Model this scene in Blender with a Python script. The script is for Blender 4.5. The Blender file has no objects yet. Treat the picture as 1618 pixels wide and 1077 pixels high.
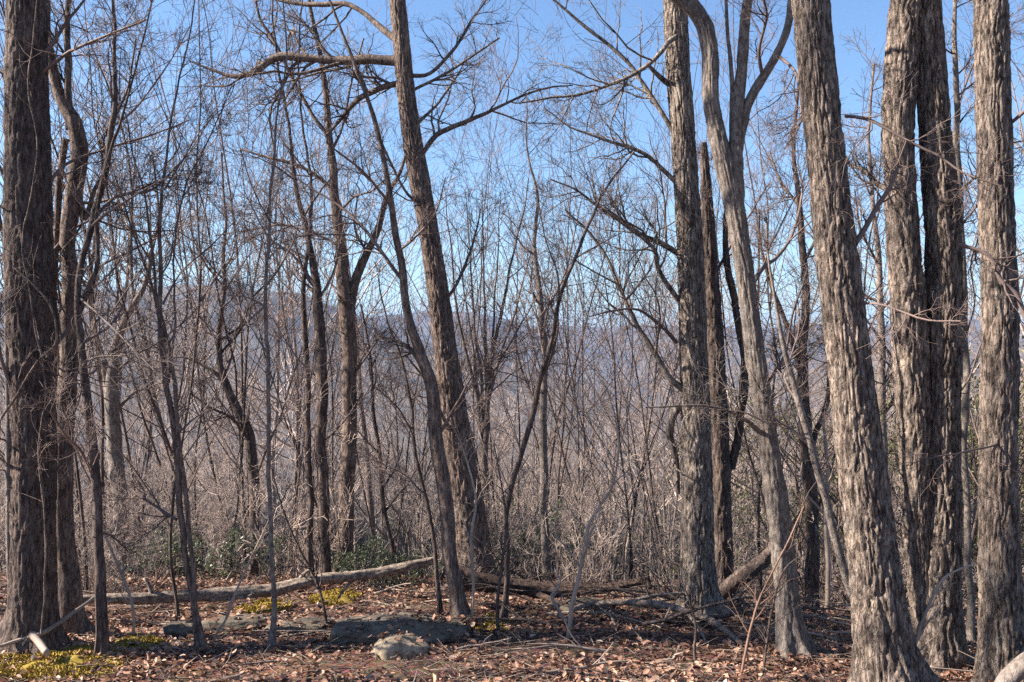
import bpy, math, random
import numpy as np
from math import radians, sin, cos, pi
# ------------------------------------------------------------------ camera, sky, sun, exposure
scn = bpy.context.scene
COL = scn.collection
F = 1450.0
cam = bpy.data.cameras.new('camera'); camo = bpy.data.objects.new('camera', cam); COL.objects.link(camo)
cam.sensor_width = 36; cam.lens = F / 1618 * 36; cam.clip_end = 20000; cam.clip_start = .05
camo.location = (0, 0, 0); camo.rotation_euler = (pi / 2, 0, 0); scn.camera = camo
SUN_AZ, SUN_EL = -93.0, 35.0
W = bpy.data.worlds.new('World'); scn.world = W; W.use_nodes = True
wn = W.node_tree.nodes; wl = W.node_tree.links
sky = wn.new('ShaderNodeTexSky'); sky.sky_type = 'NISHITA'; sky.sun_disc = False
sky.sun_elevation = radians(SUN_EL); sky.sun_rotation = radians(SUN_AZ)
sky.altitude = 300; sky.air_density = 1.0; sky.dust_density = .35; sky.ozone_density = 4.8
wl.new(sky.outputs[0], wn['Background'].inputs[0]); wn['Background'].inputs[1].default_value = .063
sl = bpy.data.lights.new('sun', 'SUN'); sl.energy = 5.0; sl.angle = radians(.5); sl.color = (1, .915, .80)
so = bpy.data.objects.new('sun', sl); COL.objects.link(so)
_a, _e = radians(SUN_AZ), radians(SUN_EL)
from mathutils import Vector
so.rotation_euler = Vector((sin(_a) * cos(_e), cos(_a) * cos(_e), sin(_e))).to_track_quat('Z', 'Y').to_euler()
so.location = (0, 0, 60)
scn.view_settings.view_transform = 'Standard'; scn.view_settings.look = 'None'
scn.view_settings.gamma = 1; scn.view_settings.use_curve_mapping = False
scn.view_settings.exposure = 1.85
scn.render.engine = 'CYCLES'
scn.cycles.max_bounces = 5; scn.cycles.diffuse_bounces = 3; scn.cycles.volume_bounces = 0
scn.cycles.use_denoising = False

# ------------------------------------------------------------------ numeric helpers
rng = np.random.default_rng(7)

def _h(i, j, k, s):
    n = (i * 374761393 + j * 668265263 + k * 2147483647 + s * 1274126177) & 0xffffffff
    n = ((n ^ (n >> 13)) * 1274126177) & 0xffffffff
    n = ((n ^ (n >> 16)) * 2246822519) & 0xffffffff
    return ((n ^ (n >> 15)) & 0xffff) / 65535.0

def vnoise(x, y, z, s=0):
    x, y, z = np.broadcast_arrays(np.asarray(x, float), np.asarray(y, float), np.asarray(z, float))
    i, j, k = np.floor(x), np.floor(y), np.floor(z)
    u, v, w = x - i, y - j, z - k
    i, j, k = i.astype(np.int64), j.astype(np.int64), k.astype(np.int64)
    u, v, w = u * u * (3 - 2 * u), v * v * (3 - 2 * v), w * w * (3 - 2 * w)
    r = 0
    for a in (0, 1):
        for b in (0, 1):
            for c in (0, 1):
                r = r + _h(i + a, j + b, k + c, s) * (u if a else 1 - u) * (v if b else 1 - v) * (w if c else 1 - w)
    return r

def cell(x, y, z, s=0):
    x, y, z = np.broadcast_arrays(x, y, z)
    i, j, k = np.floor(x).astype(np.int64), np.floor(y).astype(np.int64), np.floor(z).astype(np.int64)
    f1 = np.full(x.shape, 9.); f2 = np.full(x.shape, 9.)
    for a in (-1, 0, 1):
        for b in (-1, 0, 1):
            for c in (-1, 0, 1):
                ii, jj, kk = i + a, j + b, k + c
                d = np.sqrt((ii + _h(ii, jj, kk, s) - x) ** 2 + (jj + _h(ii, jj, kk, s + 1) - y) ** 2 + (kk + _h(ii, jj, kk, s + 2) - z) ** 2)
                f2 = np.minimum(f2, np.maximum(f1, d)); f1 = np.minimum(f1, d)
    return f1, f2

def fbm(x, y, z, s=0, o=3):
    r, a, t = 0, 1, 0
    for q in range(o):
        r = r + a * vnoise(np.asarray(x) * 2 ** q, np.asarray(y) * 2 ** q, np.asarray(z) * 2 ** q, s + q); t += a; a *= .5
    return r / t

_gy = [-60, -5, 0, 6.5, 8.5, 10.5, 12, 15, 20, 40, 80, 150, 300, 450, 700, 1000, 6000]
_gz = [3, -1.5, -1.6, -2.42, -2.58, -2.78, -3.1, -3.85, -5.3, -11, -22, -41, -72, -92, -104, -112, -140]

def sstep(a, b, x):
    t = np.clip((np.asarray(x, float) - a) / (b - a), 0, 1); return t * t * (3 - 2 * t)

def G(X, Y):
    X = np.asarray(X, float); Y = np.asarray(Y, float)
    z = np.interp(Y, _gy, _gz)
    near = 1 - sstep(40, 90, Y)
    z = z + near * (.16 * (vnoise(X * .35, Y * .35, 0, 3) - .5) + .05 * (vnoise(X * 1.3, Y * 1.3, 0, 4) - .5) + .02 * (vnoise(X * 5, Y * 5, 0, 5) - .5))
    z = z - sstep(.8, 2.6, X) * sstep(8.8, 11.5, Y) * (1 - sstep(14, 20, Y)) * .7
    z = z + sstep(11, 30, Y) * 1.3 * (vnoise(X * .06, Y * .06, 0, 8) - .5)
    z = z + sstep(80, 400, Y) * 22 * (fbm(X / 160, Y / 160, 0, 9) - .5)
    # the long brown hill on the left, its shoulder running down to the right
    left = sstep(750, 1500, Y) * (1 - .35 * sstep(1700, 2300, Y))
    zl = 195 - 62 * sstep(-370, -170, X + .12 * (Y - 1500)) - 155 * sstep(-280, 330, X + .12 * (Y - 1500)) + 14 * (fbm(X / 240, 2.3, 0, 21) - .5)
    z = z + left * zl
    # lower hill coming in from the right
    right = sstep(900, 1600, Y) * (1 - sstep(1700, 2300, Y))
    z = z + right * 130 * sstep(250, 700, X) 
    # far ridge closing the valley
    far = sstep(2100, 3300, Y) * (1 - .6 * sstep(3500, 5000, Y))
    z = z + far * (206 + 105 * (fbm(X / 520, 7.7, 0, 33, 4) - .5) - (zl * .65 * (1 - sstep(-330, 260, X + .12 * (Y - 1500)))) * .9)
    z = z + sstep(500, 1200, Y) * 45 * (np.abs(fbm(X / 260, Y / 420, 0, 40, 4) - .5) * 2 - .25)
    return z

def px(x, y, Y):
    return np.array([(x - 809) / F * Y, Y, (538.5 - y) / F * Y])

def base_on_ground(x, y):
    Y = 4.0
    while Y < 60:
        p = px(x, y, Y)
        if p[2] <= G(p[0], Y): return Y
        Y += .02
    return Y

def nrm(v): return v / np.maximum(np.linalg.norm(v, axis=-1, keepdims=True), 1e-9)

def make_mesh(name, V, Fq, mat, tint=None, smooth=True):
    """V (n,3), Fq list of index arrays, each (m,3) or (m,4)"""
    me = bpy.data.meshes.new(name)
    V = np.asarray(V, np.float32)
    if not isinstance(Fq, (list, tuple)): Fq = [Fq]
    Fq = [np.asarray(f, np.int32) for f in Fq if len(f)]
    loops = np.concatenate([f.ravel() for f in Fq])
    tot = np.concatenate([np.full(len(f), f.shape[1], np.int32) for f in Fq])
    st = np.concatenate([[0], np.cumsum(tot)[:-1]]).astype(np.int32)
    me.vertices.add(len(V)); me.vertices.foreach_set('co', V.ravel())
    me.loops.add(len(loops)); me.loops.foreach_set('vertex_index', loops)
    me.polygons.add(len(tot)); me.polygons.foreach_set('loop_start', st); me.polygons.foreach_set('loop_total', tot)
    me.polygons.foreach_set('use_smooth', np.full(len(tot), smooth))
    if tint is not None:
        a = me.attributes.new('tint', 'FLOAT', 'POINT'); a.data.foreach_set('value', np.asarray(tint, np.float32))
    me.update(); me.validate()
    if mat: me.materials.append(mat)
    return me

def link(name, me, parent=None, loc=(0, 0, 0), **props):
    o = bpy.data.objects.new(name, me); COL.objects.link(o); o.location = loc
    if parent is not None: o.parent = parent
    for k, v in props.items(): o[k] = v
    return o

def empty(name, loc, label, cat, group=None, rz=0):
    o = bpy.data.objects.new(name, None); COL.objects.link(o); o.location = loc; o.rotation_euler.z = rz
    o.empty_display_size = .2
    o['label'] = label; o['category'] = cat
    if group: o['group'] = group
    return o

class Geo:
    def __init__(s): s.V = []; s.F4 = []; s.n = 0
    def tubes(s, P, R, k):
        B, N = P.shape[:2]
        if B == 0: return s
        T = np.empty_like(P); T[:, 1:-1] = P[:, 2:] - P[:, :-2]; T[:, 0] = P[:, 1] - P[:, 0]; T[:, -1] = P[:, -1] - P[:, -2]
        T = nrm(T)
        md = nrm(P[:, -1] - P[:, 0])
        ref = np.eye(3)[np.argmin(np.abs(md), axis=1)][:, None, :]
        U = nrm(np.cross(T, ref)); Vv = np.cross(T, U)
        a = np.arange(k) / k * 2 * pi
        ring = P[:, :, None, :] + R[:, :, None, None] * (np.cos(a)[None, None, :, None] * U[:, :, None, :] + np.sin(a)[None, None, :, None] * Vv[:, :, None, :])
        s.V.append(ring.reshape(-1, 3))
        b = (np.arange(B) * N * k)[:, None, None]; i = (np.arange(N - 1) * k)[None, :, None]; j = np.arange(k)[None, None, :]; j2 = (j + 1) % k
        q = np.stack([b + i + j, b + i + j2, b + i + k + j2, b + i + k + j], -1).reshape(-1, 4) + s.n
        s.F4.append(q); s.n += B * N * k
        return s
    def raw(s, V, F4):
        s.V.append(np.asarray(V)); s.F4.append(np.asarray(F4) + s.n); s.n += len(V); return s
    def mesh(s, name, mat, origin=(0, 0, 0)):
        return make_mesh(name, np.concatenate(s.V) - np.asarray(origin), np.concatenate(s.F4), mat)

def grow(r, P, R, nper, npts, lr, ang, rr, t0=.2, t1=1., wig=.15, trop=.05, lmin=.02, up=.0, rtip=.35, lcap=9e9, rmin=.001):
    """children of every parent branch in (P,R)"""
    B, N = P.shape[:2]
    if np.ndim(nper): idx = np.repeat(np.arange(B), nper)
    else: idx = np.repeat(np.arange(B), nper)
    n = len(idx); t = r.uniform(t0, t1, n)
    f = t * (N - 1); i = np.minimum(f.astype(int), N - 2); u = (f - i)[:, None]
    pos = P[idx, i] * (1 - u) + P[idx, i + 1] * u
    rad = R[idx, i] * (1 - u[:, 0]) + R[idx, i + 1] * u[:, 0]
    tan = nrm(P[idx, i + 1] - P[idx, i])
    Lp = np.linalg.norm(np.diff(P, axis=1), axis=-1).sum(1)[idx]
    L = np.clip(Lp * lr * (1.15 - .65 * t) * r.uniform(.55, 1.25, n), lmin, lcap)
    pr = r.normal(size=(n, 3)); pr[:, 2] += up
    pr = nrm(pr - (pr * tan).sum(1, keepdims=True) * tan)
    a = (ang * r.uniform(.7, 1.3, n))[:, None]
    d = nrm(np.cos(a) * tan + np.sin(a) * pr)
    out = np.empty((n, npts, 3)); out[:, 0] = pos
    seg = (L / (npts - 1))[:, None]; bend = r.normal(size=(n, 3)) * .42 / npts
    for j in range(1, npts):
        d = nrm(d + wig * .75 * r.normal(size=(n, 3)) + bend + np.array([0, 0, trop]))
        pos = pos + d * seg; out[:, j] = pos
    r0 = np.maximum(np.minimum(rad * rr, L * .035), rmin)
    RR = r0[:, None] * (1 - (1 - rtip) * np.linspace(0, 1, npts)[None, :])
    return out, np.maximum(RR, rmin * .75)

def spline(pts, step):
    """catmull-rom through pts (N,4) = xyz, radius; resampled every step metres"""
    p = np.asarray(pts, float)
    e = np.vstack([2 * p[0] - p[1], p, 2 * p[-1] - p[-2]])
    out = []
    for i in range(1, len(e) - 2):
        L = np.linalg.norm(e[i + 1][:3] - e[i][:3]); m = max(2, int(math.ceil(L / step)) + 1)
        t = np.linspace(0, 1, m)[:-1, None]
        a, b, c, d = e[i - 1], e[i], e[i + 1], e[i + 2]
        q = .5 * ((2 * b) + (-a + c) * t + (2 * a - 5 * b + 4 * c - d) * t ** 2 + (-a + 3 * b - 3 * c + d) * t ** 3)
        q[:, 3] = b[3] + (c[3] - b[3]) * t[:, 0]
        out.append(q)
    out.append(p[-1:])
    return np.vstack(out)

def bark_tube(P, R, k, amp, seed, ground=None, flare=.35, spacing=.05, stretch=6., knob=.03, caps=False):
    """one continuous trunk skin with raised bark ridges; rows already finely spaced"""
    T = nrm(np.gradient(P, axis=0))
    md = nrm(P[-1] - P[0]); ref = np.eye(3)[np.argmin(np.abs(md))]
    U = nrm(np.cross(T, ref)); Vv = np.cross(T, U)
    s = np.concatenate([[0], np.cumsum(np.linalg.norm(np.diff(P, axis=0), axis=1))])[:, None]
    a = (np.arange(k) / k * 2 * pi)[None, :]
    R0 = float(np.median(R))
    cx, cy = np.cos(a) * R0 / spacing, np.sin(a) * R0 / spacing
    sz = s / (spacing * stretch)
    wx = 1.8 * (vnoise(cx * .5, cy * .5, sz * 1.7, seed + 5) - .5)
    if R0 > .07 or spacing < .035:
        f1, f2 = cell(cx + wx, cy + wx, sz * .55 + .4 * wx, seed)
        n2 = vnoise(cx * .9, cy * .9, sz * 2.2 + wx, seed + 1); n3 = vnoise(cx * 3.2, cy * 3.2, sz * 7, seed + 2); n4 = vnoise(cx * 6, cy * 6, sz * 30, seed + 4)
        ridge = np.minimum((f2 - f1) * 4., 1) ** .8 + .5 * n2 + .25 * n3 + .18 * n4 - 1.6
    else:
        n1 = vnoise(cx + wx, cy + wx, sz + .4 * wx, seed); n2 = vnoise(cx * 2.1, cy * 2.1, sz * 2.6 + wx, seed + 1)
        ridge = np.minimum(np.abs(n1 * 2 - 1) * 3.4, 1) * .8 + .55 * n2 - .8
    low = knob * R0 * 2 * (fbm(np.cos(a) * 1.1, np.sin(a) * 1.1, s * 1.6, seed + 9) - .5) * 2
    r = R[:, None] * np.ones_like(a)
    fl = 0
    if ground is not None:
        hgt = (P[:, 2] - ground)[:, None]
        lobes = .45 + 1.9 * vnoise(np.cos(a) * 2.4 + 5, np.sin(a) * 2.4, 0 * s, seed + 13) ** 2.2
        fl = flare * R0 * np.exp(-np.maximum(hgt, -.05) / .13) * lobes ** 1.5 * 2.6
    r = r * (1 + low / np.maximum(R0, .01)) + fl + amp * ridge * np.minimum(r / R0, 1.2)
    V = P[:, None, :] + r[..., None] * (np.cos(a)[..., None] * U[:, None, :] + np.sin(a)[..., None] * Vv[:, None, :])
    N = len(P); i = (np.arange(N - 1) * k)[:, None]; j = np.arange(k)[None, :]
    q = np.stack([i + j, i + (j + 1) % k, i + k + (j + 1) % k, i + k + j], -1).reshape(-1, 4)
    V = V.reshape(-1, 3)
    if caps:
        for row, sgn in ((0, 1), (N - 1, -1)):
            c = P[row]; ids = np.arange(k) + row * k
            inner = c + (V[ids] - c) * .45 + T[row] * sgn * R[row] * .35 + np.random.default_rng(seed).normal(size=(k, 3)) * R[row] * .12
            n0 = len(V); V = np.vstack([V, inner, c + T[row] * sgn * R[row] * .6])
            jj = np.arange(k)
            q = np.vstack([q, np.stack([ids, ids[(jj + 1) % k], n0 + (jj + 1) % k, n0 + jj], -1)])
            q = np.vstack([q, np.stack([n0 + jj, n0 + (jj + 1) % k, np.full(k, n0 + k), np.full(k, n0 + k)], -1)[::2]]) if False else q
            for m in range(0, k - 1, 2):
                q = np.vstack([q, [[n0 + m, n0 + m + 1, n0 + (m + 2) % k, n0 + k]]])
    return V, q

def leaf_geo(pos, d, up, L, Wd, fold, curl):
    """pos (n,3) base, d (n,3) axis, up (n,3) rough normal -> 6 verts, 2 quads each"""
    n = len(pos); d = nrm(d); s = nrm(np.cross(d, up)); u = np.cross(s, d)
    L = L[:, None]; Wd = Wd[:, None]; fo = fold[:, None]; cu = curl[:, None]
    V = np.stack([pos, pos + d * L * .33 + s * Wd * .5 + u * fo * Wd + u * cu * L * .3, pos + d * L * .72 + s * Wd * .4 + u * fo * Wd + u * cu * L * .35,
                  pos + d * L + u * cu * L * .05, pos + d * L * .72 - s * Wd * .4 + u * fo * Wd + u * cu * L * .35, pos + d * L * .33 - s * Wd * .5 + u * fo * Wd + u * cu * L * .3], 1)
    b = (np.arange(n) * 6)[:, None]
    q = np.concatenate([b + np.array([[0, 1, 2, 3]]), b + np.array([[0, 3, 4, 5]])])
    return V.reshape(-1, 3), q

# ------------------------------------------------------------------ materials
def mat(name, build, rough=.85, spec=.25):
    m = bpy.data.materials.new(name); m.use_nodes = True
    nt = m.node_tree; b = nt.nodes['Principled BSDF']; b.inputs['Roughness'].default_value = rough
    b.inputs['Specular IOR Level'].default_value = spec
    build(nt, b); return m

def N_(nt, t, **kw):
    n = nt.nodes.new(t)
    for k, v in kw.items():
        if k in n.inputs.keys(): n.inputs[k].default_value = v
        else: setattr(n, k, v)
    return n

def ramp(nt, fac, stops):
    r = nt.nodes.new('ShaderNodeValToRGB'); e = r.color_ramp.elements
    while len(e) < len(stops): e.new(.5)
    for q, (p, c) in zip(e, stops): q.position = p; q.color = (*c, 1)
    nt.links.new(fac, r.inputs[0]); return r.outputs[0]

def mixc(nt, f, a, b, mode='MIX'):
    m = nt.nodes.new('ShaderNodeMix'); m.data_type = 'RGBA'; m.blend_type = mode
    for s, v in ((m.inputs[0], f), (m.inputs[6], a), (m.inputs[7], b)):
        if hasattr(v, 'is_linked'): nt.links.new(v, s)
        elif isinstance(v, (int, float)): s.default_value = v
        else: s.default_value = (*v, 1)
    return m.outputs[2]

def bark_mat(name, c1, c2, lichen, lic=.55, bump=.5, zs=.24, sc=34, rnd=.0, moss=None):
    def f(nt, b):
        tc = N_(nt, 'ShaderNodeTexCoord'); mp = N_(nt, 'ShaderNodeMapping'); mp.inputs['Scale'].default_value = (1, 1, zs)
        nt.links.new(tc.outputs['Object'], mp.inputs[0])
        n1 = N_(nt, 'ShaderNodeTexNoise', Scale=sc, Detail=6, Roughness=.65); nt.links.new(mp.outputs[0], n1.inputs[0])
        n2 = N_(nt, 'ShaderNodeTexNoise', Scale=3.2, Detail=4); nt.links.new(tc.outputs['Object'], n2.inputs[0])
        n3 = N_(nt, 'ShaderNodeTexNoise', Scale=14, Detail=5, Roughness=.7); nt.links.new(mp.outputs[0], n3.inputs[0])
        base = ramp(nt, n1.outputs[0], [(.40, c1), (.60, c2)])
        l1 = ramp(nt, n3.outputs[0], [(lic, (0, 0, 0)), (lic + .16, (.7, .7, .7))])
        col = mixc(nt, l1, base, lichen)
        v = ramp(nt, n2.outputs[0], [(.3, (.72, .72, .74)), (.7, (1.15, 1.12, 1.08))])
        col = mixc(nt, 1., col, v, 'MULTIPLY')
        if moss:
            l2 = ramp(nt, n2.outputs[0], [(.6, (0, 0, 0)), (.72, (1, 1, 1))]); col = mixc(nt, l2, col, moss)
        if rnd:
            oi = N_(nt, 'ShaderNodeObjectInfo'); rr = ramp(nt, oi.outputs['Random'], [(0, (1 - rnd, 1 - rnd, 1 - rnd)), (1, (1 + rnd, 1 + rnd, 1 + rnd * .9))])
            col = mixc(nt, 1., col, rr, 'MULTIPLY')
        nt.links.new(col, b.inputs['Base Color'])
        bp = N_(nt, 'ShaderNodeBump', Strength=bump, Distance=.014); nt.links.new(n1.outputs[0], bp.inputs['Height'])
        vm = N_(nt, 'ShaderNodeMix', data_type='VECTOR'); vm.inputs[0].default_value = .06; nt.links.new(mp.outputs[0], vm.inputs[4]); nt.links.new(n3.outputs['Color'], vm.inputs[5])
        vo_ = N_(nt, 'ShaderNodeTexVoronoi', feature='DISTANCE_TO_EDGE', Scale=42); nt.links.new(vm.outputs[1], vo_.inputs[0])
        ve = ramp(nt, vo_.outputs['Distance'], [(.0, (0, 0, 0)), (.12, (1, 1, 1))])
        b2 = N_(nt, 'ShaderNodeBump', Strength=bump * .9, Distance=.01); nt.links.new(ve, b2.inputs['Height']); nt.links.new(bp.outputs[0], b2.inputs['Normal'])
        nt.links.new(b2.outputs[0], b.inputs['Normal'])
    return mat(name, f)

M_oak = bark_mat('ridged_bark', (.06, .044, .036), (.285, .225, .185), (.36, .31, .265), lic=.56, bump=1.)
M_tanbark = bark_mat('grey_tan_bark', (.075, .056, .046), (.33, .27, .225), (.4, .35, .3), lic=.55, bump=1.)
M_dark = bark_mat('dark_bark', (.055, .038, .033), (.165, .122, .102), (.26, .22, .19), lic=.6, bump=.9)
M_warm = bark_mat('warm_brown_bark', (.085, .058, .047), (.255, .19, .155), (.33, .28, .24), lic=.6, bump=.9)
M_smooth = bark_mat('smooth_grey_bark', (.11, .088, .075), (.25, .21, .18), (.36, .32, .28), lic=.57, bump=.5, zs=.5)
M_mid = bark_mat('woodland_bark', (.09, .068, .06), (.20, .16, .14), (.3, .27, .24), lic=.6, bump=.4, zs=.4, sc=18, rnd=.3)
def twig_mat(name, c, r=.2):
    def f(nt, b):
        oi = N_(nt, 'ShaderNodeObjectInfo'); g = N_(nt, 'ShaderNodeNewGeometry')
        n = N_(nt, 'ShaderNodeTexNoise', Scale=2.5, Detail=2); tc = N_(nt, 'ShaderNodeTexCoord'); nt.links.new(tc.outputs['Object'], n.inputs[0])
        v = ramp(nt, n.outputs[0], [(.3, tuple(x * .7 for x in c)), (.7, tuple(x * 1.3 for x in c))])
        rr = ramp(nt, oi.outputs['Random'], [(0, (1 - r,) * 3), (1, (1 + r, 1 + r * .8, 1 + r * .6))])
        nt.links.new(mixc(nt, 1., v, rr, 'MULTIPLY'), b.inputs['Base Color'])
    return mat(name, f, rough=.7, spec=.3)
M_twig = twig_mat('twig_bark', (.14, .10, .088))
M_far = twig_mat('woodland_twig', (.31, .25, .222), .45)
M_twig2 = twig_mat('red_brown_twig', (.22, .13, .09))
M_brush = twig_mat('pale_dead_stem', (.30, .235, .19))
M_dead = bark_mat('dead_wood', (.16, .115, .09), (.34, .27, .22), (.42, .38, .34), lic=.58, bump=.8, zs=1, sc=25, moss=None)
M_log = bark_mat('weathered_log', (.15, .11, .085), (.40, .32, .255), (.46, .4, .34), lic=.62, bump=.8, zs=1, sc=25)
M_rot = bark_mat('rotting_log', (.05, .032, .026), (.135, .09, .07), (.19, .155, .13), lic=.66, bump=.9, zs=1, sc=25)

def f_ground(nt, b):
    g = N_(nt, 'ShaderNodeNewGeometry'); P = g.outputs['Position']
    sx = N_(nt, 'ShaderNodeSeparateXYZ'); nt.links.new(P, sx.inputs[0])
    n1 = N_(nt, 'ShaderNodeTexNoise', Scale=22, Detail=6, Roughness=.7); nt.links.new(P, n1.inputs[0])
    n2 = N_(nt, 'ShaderNodeTexNoise', Scale=1.3, Detail=4); nt.links.new(P, n2.inputs[0])
    v = N_(nt, 'ShaderNodeTexVoronoi', Scale=19); nt.links.new(P, v.inputs[0])
    lit = ramp(nt, n1.outputs[0], [(.28, (.035, .022, .016)), (.5, (.11, .065, .048)), (.72, (.24, .15, .11))])
    lit = mixc(nt, .35, lit, v.outputs['Color'], 'SOFT_LIGHT')
    pat = ramp(nt, n2.outputs[0], [(.35, (.6, .58, .58)), (.65, (1.1, 1.05, 1))])
    near = mixc(nt, 1., lit, pat, 'MULTIPLY')
    n3 = N_(nt, 'ShaderNodeTexNoise', Scale=.35, Detail=8, Roughness=.75); nt.links.new(P, n3.inputs[0])
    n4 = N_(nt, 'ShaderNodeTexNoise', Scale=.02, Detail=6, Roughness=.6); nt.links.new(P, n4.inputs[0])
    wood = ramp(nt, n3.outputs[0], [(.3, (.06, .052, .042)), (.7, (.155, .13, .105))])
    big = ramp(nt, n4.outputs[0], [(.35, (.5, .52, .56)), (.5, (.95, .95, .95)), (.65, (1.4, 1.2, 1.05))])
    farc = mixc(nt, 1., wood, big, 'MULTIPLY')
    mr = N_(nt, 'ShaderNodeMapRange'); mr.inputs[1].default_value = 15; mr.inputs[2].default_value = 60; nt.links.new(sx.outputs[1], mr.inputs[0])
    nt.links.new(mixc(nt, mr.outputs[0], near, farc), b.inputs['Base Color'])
    bp = N_(nt, 'ShaderNodeBump', Strength=.7, Distance=.03); nt.links.new(n1.outputs[0], bp.inputs['Height'])
    bp2 = N_(nt, 'ShaderNodeBump', Strength=.5, Distance=5.); nt.links.new(n3.outputs[0], bp2.inputs['Height']); nt.links.new(bp.outputs[0], bp2.inputs['Normal'])
    nt.links.new(bp.outputs[0], b.inputs['Normal'])
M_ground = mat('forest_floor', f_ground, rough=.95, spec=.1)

def tint_mat(name, stops, rough=.7, spec=.3, trans=0):
    def f(nt, b):
        a = N_(nt, 'ShaderNodeAttribute', attribute_name='tint')
        c = ramp(nt, a.outputs['Fac'], stops)
        n = N_(nt, 'ShaderNodeTexNoise', Scale=60, Detail=3); tc = N_(nt, 'ShaderNodeTexCoord'); nt.links.new(tc.outputs['Object'], n.inputs[0])
        v = ramp(nt, n.outputs[0], [(.3, (.8,) * 3), (.7, (1.15,) * 3)])
        c = mixc(nt, 1., c, v, 'MULTIPLY')
        nt.links.new(c, b.inputs['Base Color'])
        if trans:
            t = N_(nt, 'ShaderNodeBsdfTranslucent'); nt.links.new(c, t.inputs[0]); mx = N_(nt, 'ShaderNodeMixShader'); mx.inputs[0].default_value = trans
            nt.links.new(b.outputs[0], mx.inputs[1]); nt.links.new(t.outputs[0], mx.inputs[2]); nt.links.new(mx.outputs[0], nt.nodes['Material Output'].inputs[0])
    return mat(name, f, rough, spec)
M_leaf = tint_mat('dead_leaf', [(0, (.045, .022, .017)), (.3, (.155, .077, .052)), (.6, (.33, .178, .118)), (.9, (.45, .28, .19)), (1, (.48, .38, .31))], .6, .35, .15)
M_green = tint_mat('evergreen_leaf', [(0, (.035, .055, .028)), (.5, (.09, .115, .06)), (.85, (.15, .165, .09)), (1, (.24, .23, .14))], .4, .5, .25)
M_yell = tint_mat('yellow_green_leaf', [(0, (.06, .065, .025)), (.5, (.13, .13, .055)), (1, (.26, .23, .11))], .5, .4, .3)
M_moss = tint_mat('moss', [(0, (.08, .065, .02)), (.4, (.22, .155, .03)), (1, (.44, .31, .07))], .9, .1)
def f_rock(nt, b):
    tc = N_(nt, 'ShaderNodeTexCoord')
    n1 = N_(nt, 'ShaderNodeTexNoise', Scale=9, Detail=9, Roughness=.7); nt.links.new(tc.outputs['Object'], n1.inputs[0])
    n2 = N_(nt, 'ShaderNodeTexNoise', Scale=3, Detail=5); nt.links.new(tc.outputs['Object'], n2.inputs[0])
    c = ramp(nt, n1.outputs[0], [(.3, (.045, .036, .03)), (.55, (.14, .115, .09)), (.75, (.27, .225, .175))])
    l = ramp(nt, n2.outputs[0], [(.45, (0, 0, 0)), (.7, (.6, .6, .6))])
    nt.links.new(mixc(nt, l, c, (.13, .105, .072)), b.inputs['Base Color'])
    bp = N_(nt, 'ShaderNodeBump', Strength=.6, Distance=.02); nt.links.new(n1.outputs[0], bp.inputs['Height']); nt.links.new(bp.outputs[0], b.inputs['Normal'])
M_rock = mat('lichen_rock', f_rock, .9, .2)
M_tan = bark_mat('tan_sandstone', (.20, .16, .115), (.34, .275, .195), (.37, .32, .25), lic=.55, bump=.3, zs=1, sc=12)

# ------------------------------------------------------------------ ground, one sheet to the horizon
ys = np.concatenate([np.linspace(-60, -6, 10)[:-1], np.linspace(-6, 4.5, 30)[:-1], np.arange(4.5, 13, .08), 13 * (6500 / 13) ** np.linspace(0, 1, 250)])
sx = np.concatenate([-np.geomspace(14, 1.08, 20), np.linspace(-1, 1, 230), np.geomspace(1.08, 14, 20)])
halfw = np.interp(ys, [-60, 4, 13, 40, 6500], [9, 7.5, 9, 28, 4300])
gx = sx[None, :] * halfw[:, None]; gyy = np.repeat(ys[:, None], len(sx), 1)
gz = G(gx, gyy)
nv = len(sx); i = (np.arange(len(ys) - 1) * nv)[:, None]; j = np.arange(nv - 1)[None, :]
fq = np.stack([i + j, i + j + 1, i + nv + j + 1, i + nv + j], -1).reshape(-1, 4)
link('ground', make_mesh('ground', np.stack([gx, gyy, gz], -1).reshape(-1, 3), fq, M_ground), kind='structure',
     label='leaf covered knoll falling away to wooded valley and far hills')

# ------------------------------------------------------------------ haze
def box_mesh(name, a, b, m):
    (x0, y0, z0), (x1, y1, z1) = a, b
    V = [(x0, y0, z0), (x1, y0, z0), (x1, y1, z0), (x0, y1, z0), (x0, y0, z1), (x1, y0, z1), (x1, y1, z1), (x0, y1, z1)]
    return make_mesh(name, V, np.array([[0, 3, 2, 1], [4, 5, 6, 7], [0, 1, 5, 4], [1, 2, 6, 5], [2, 3, 7, 6], [3, 0, 4, 7]]), m, smooth=False)
HAZE = 1.3e-4
mh = bpy.data.materials.new('haze'); mh.use_nodes = True; mh.node_tree.nodes.clear()
vo = mh.node_tree.nodes.new('ShaderNodeVolumePrincipled'); vo.inputs['Color'].default_value = (.29, .53, .96, 1); vo.inputs['Density'].default_value = HAZE
vo.inputs['Anisotropy'].default_value = .2
oo = mh.node_tree.nodes.new('ShaderNodeOutputMaterial'); mh.node_tree.links.new(vo.outputs[0], oo.inputs['Volume'])
link('haze', box_mesh('haze', (-62000, -70, float(gz.min()) - 1.5), (62000, 6600, float(gz.max()) + 40), mh), kind='stuff', label='thin blue haze over the valley')

# ------------------------------------------------------------------ hero trees
def wpath(pts, Y, dY=0.):
    """pixel polyline (x,y,width) at depth Y (drifting by dY to its end) -> (N,4)"""
    n = len(pts); out = []
    for q, p in enumerate(pts):
        y = Y + dY * q / max(1, n - 1)
        if len(p) > 3: y = Y + p[3]
        w = px(p[0], p[1], y); out.append([*w, p[2] * .94 * y / F / 2])
    return np.array(out)

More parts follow.
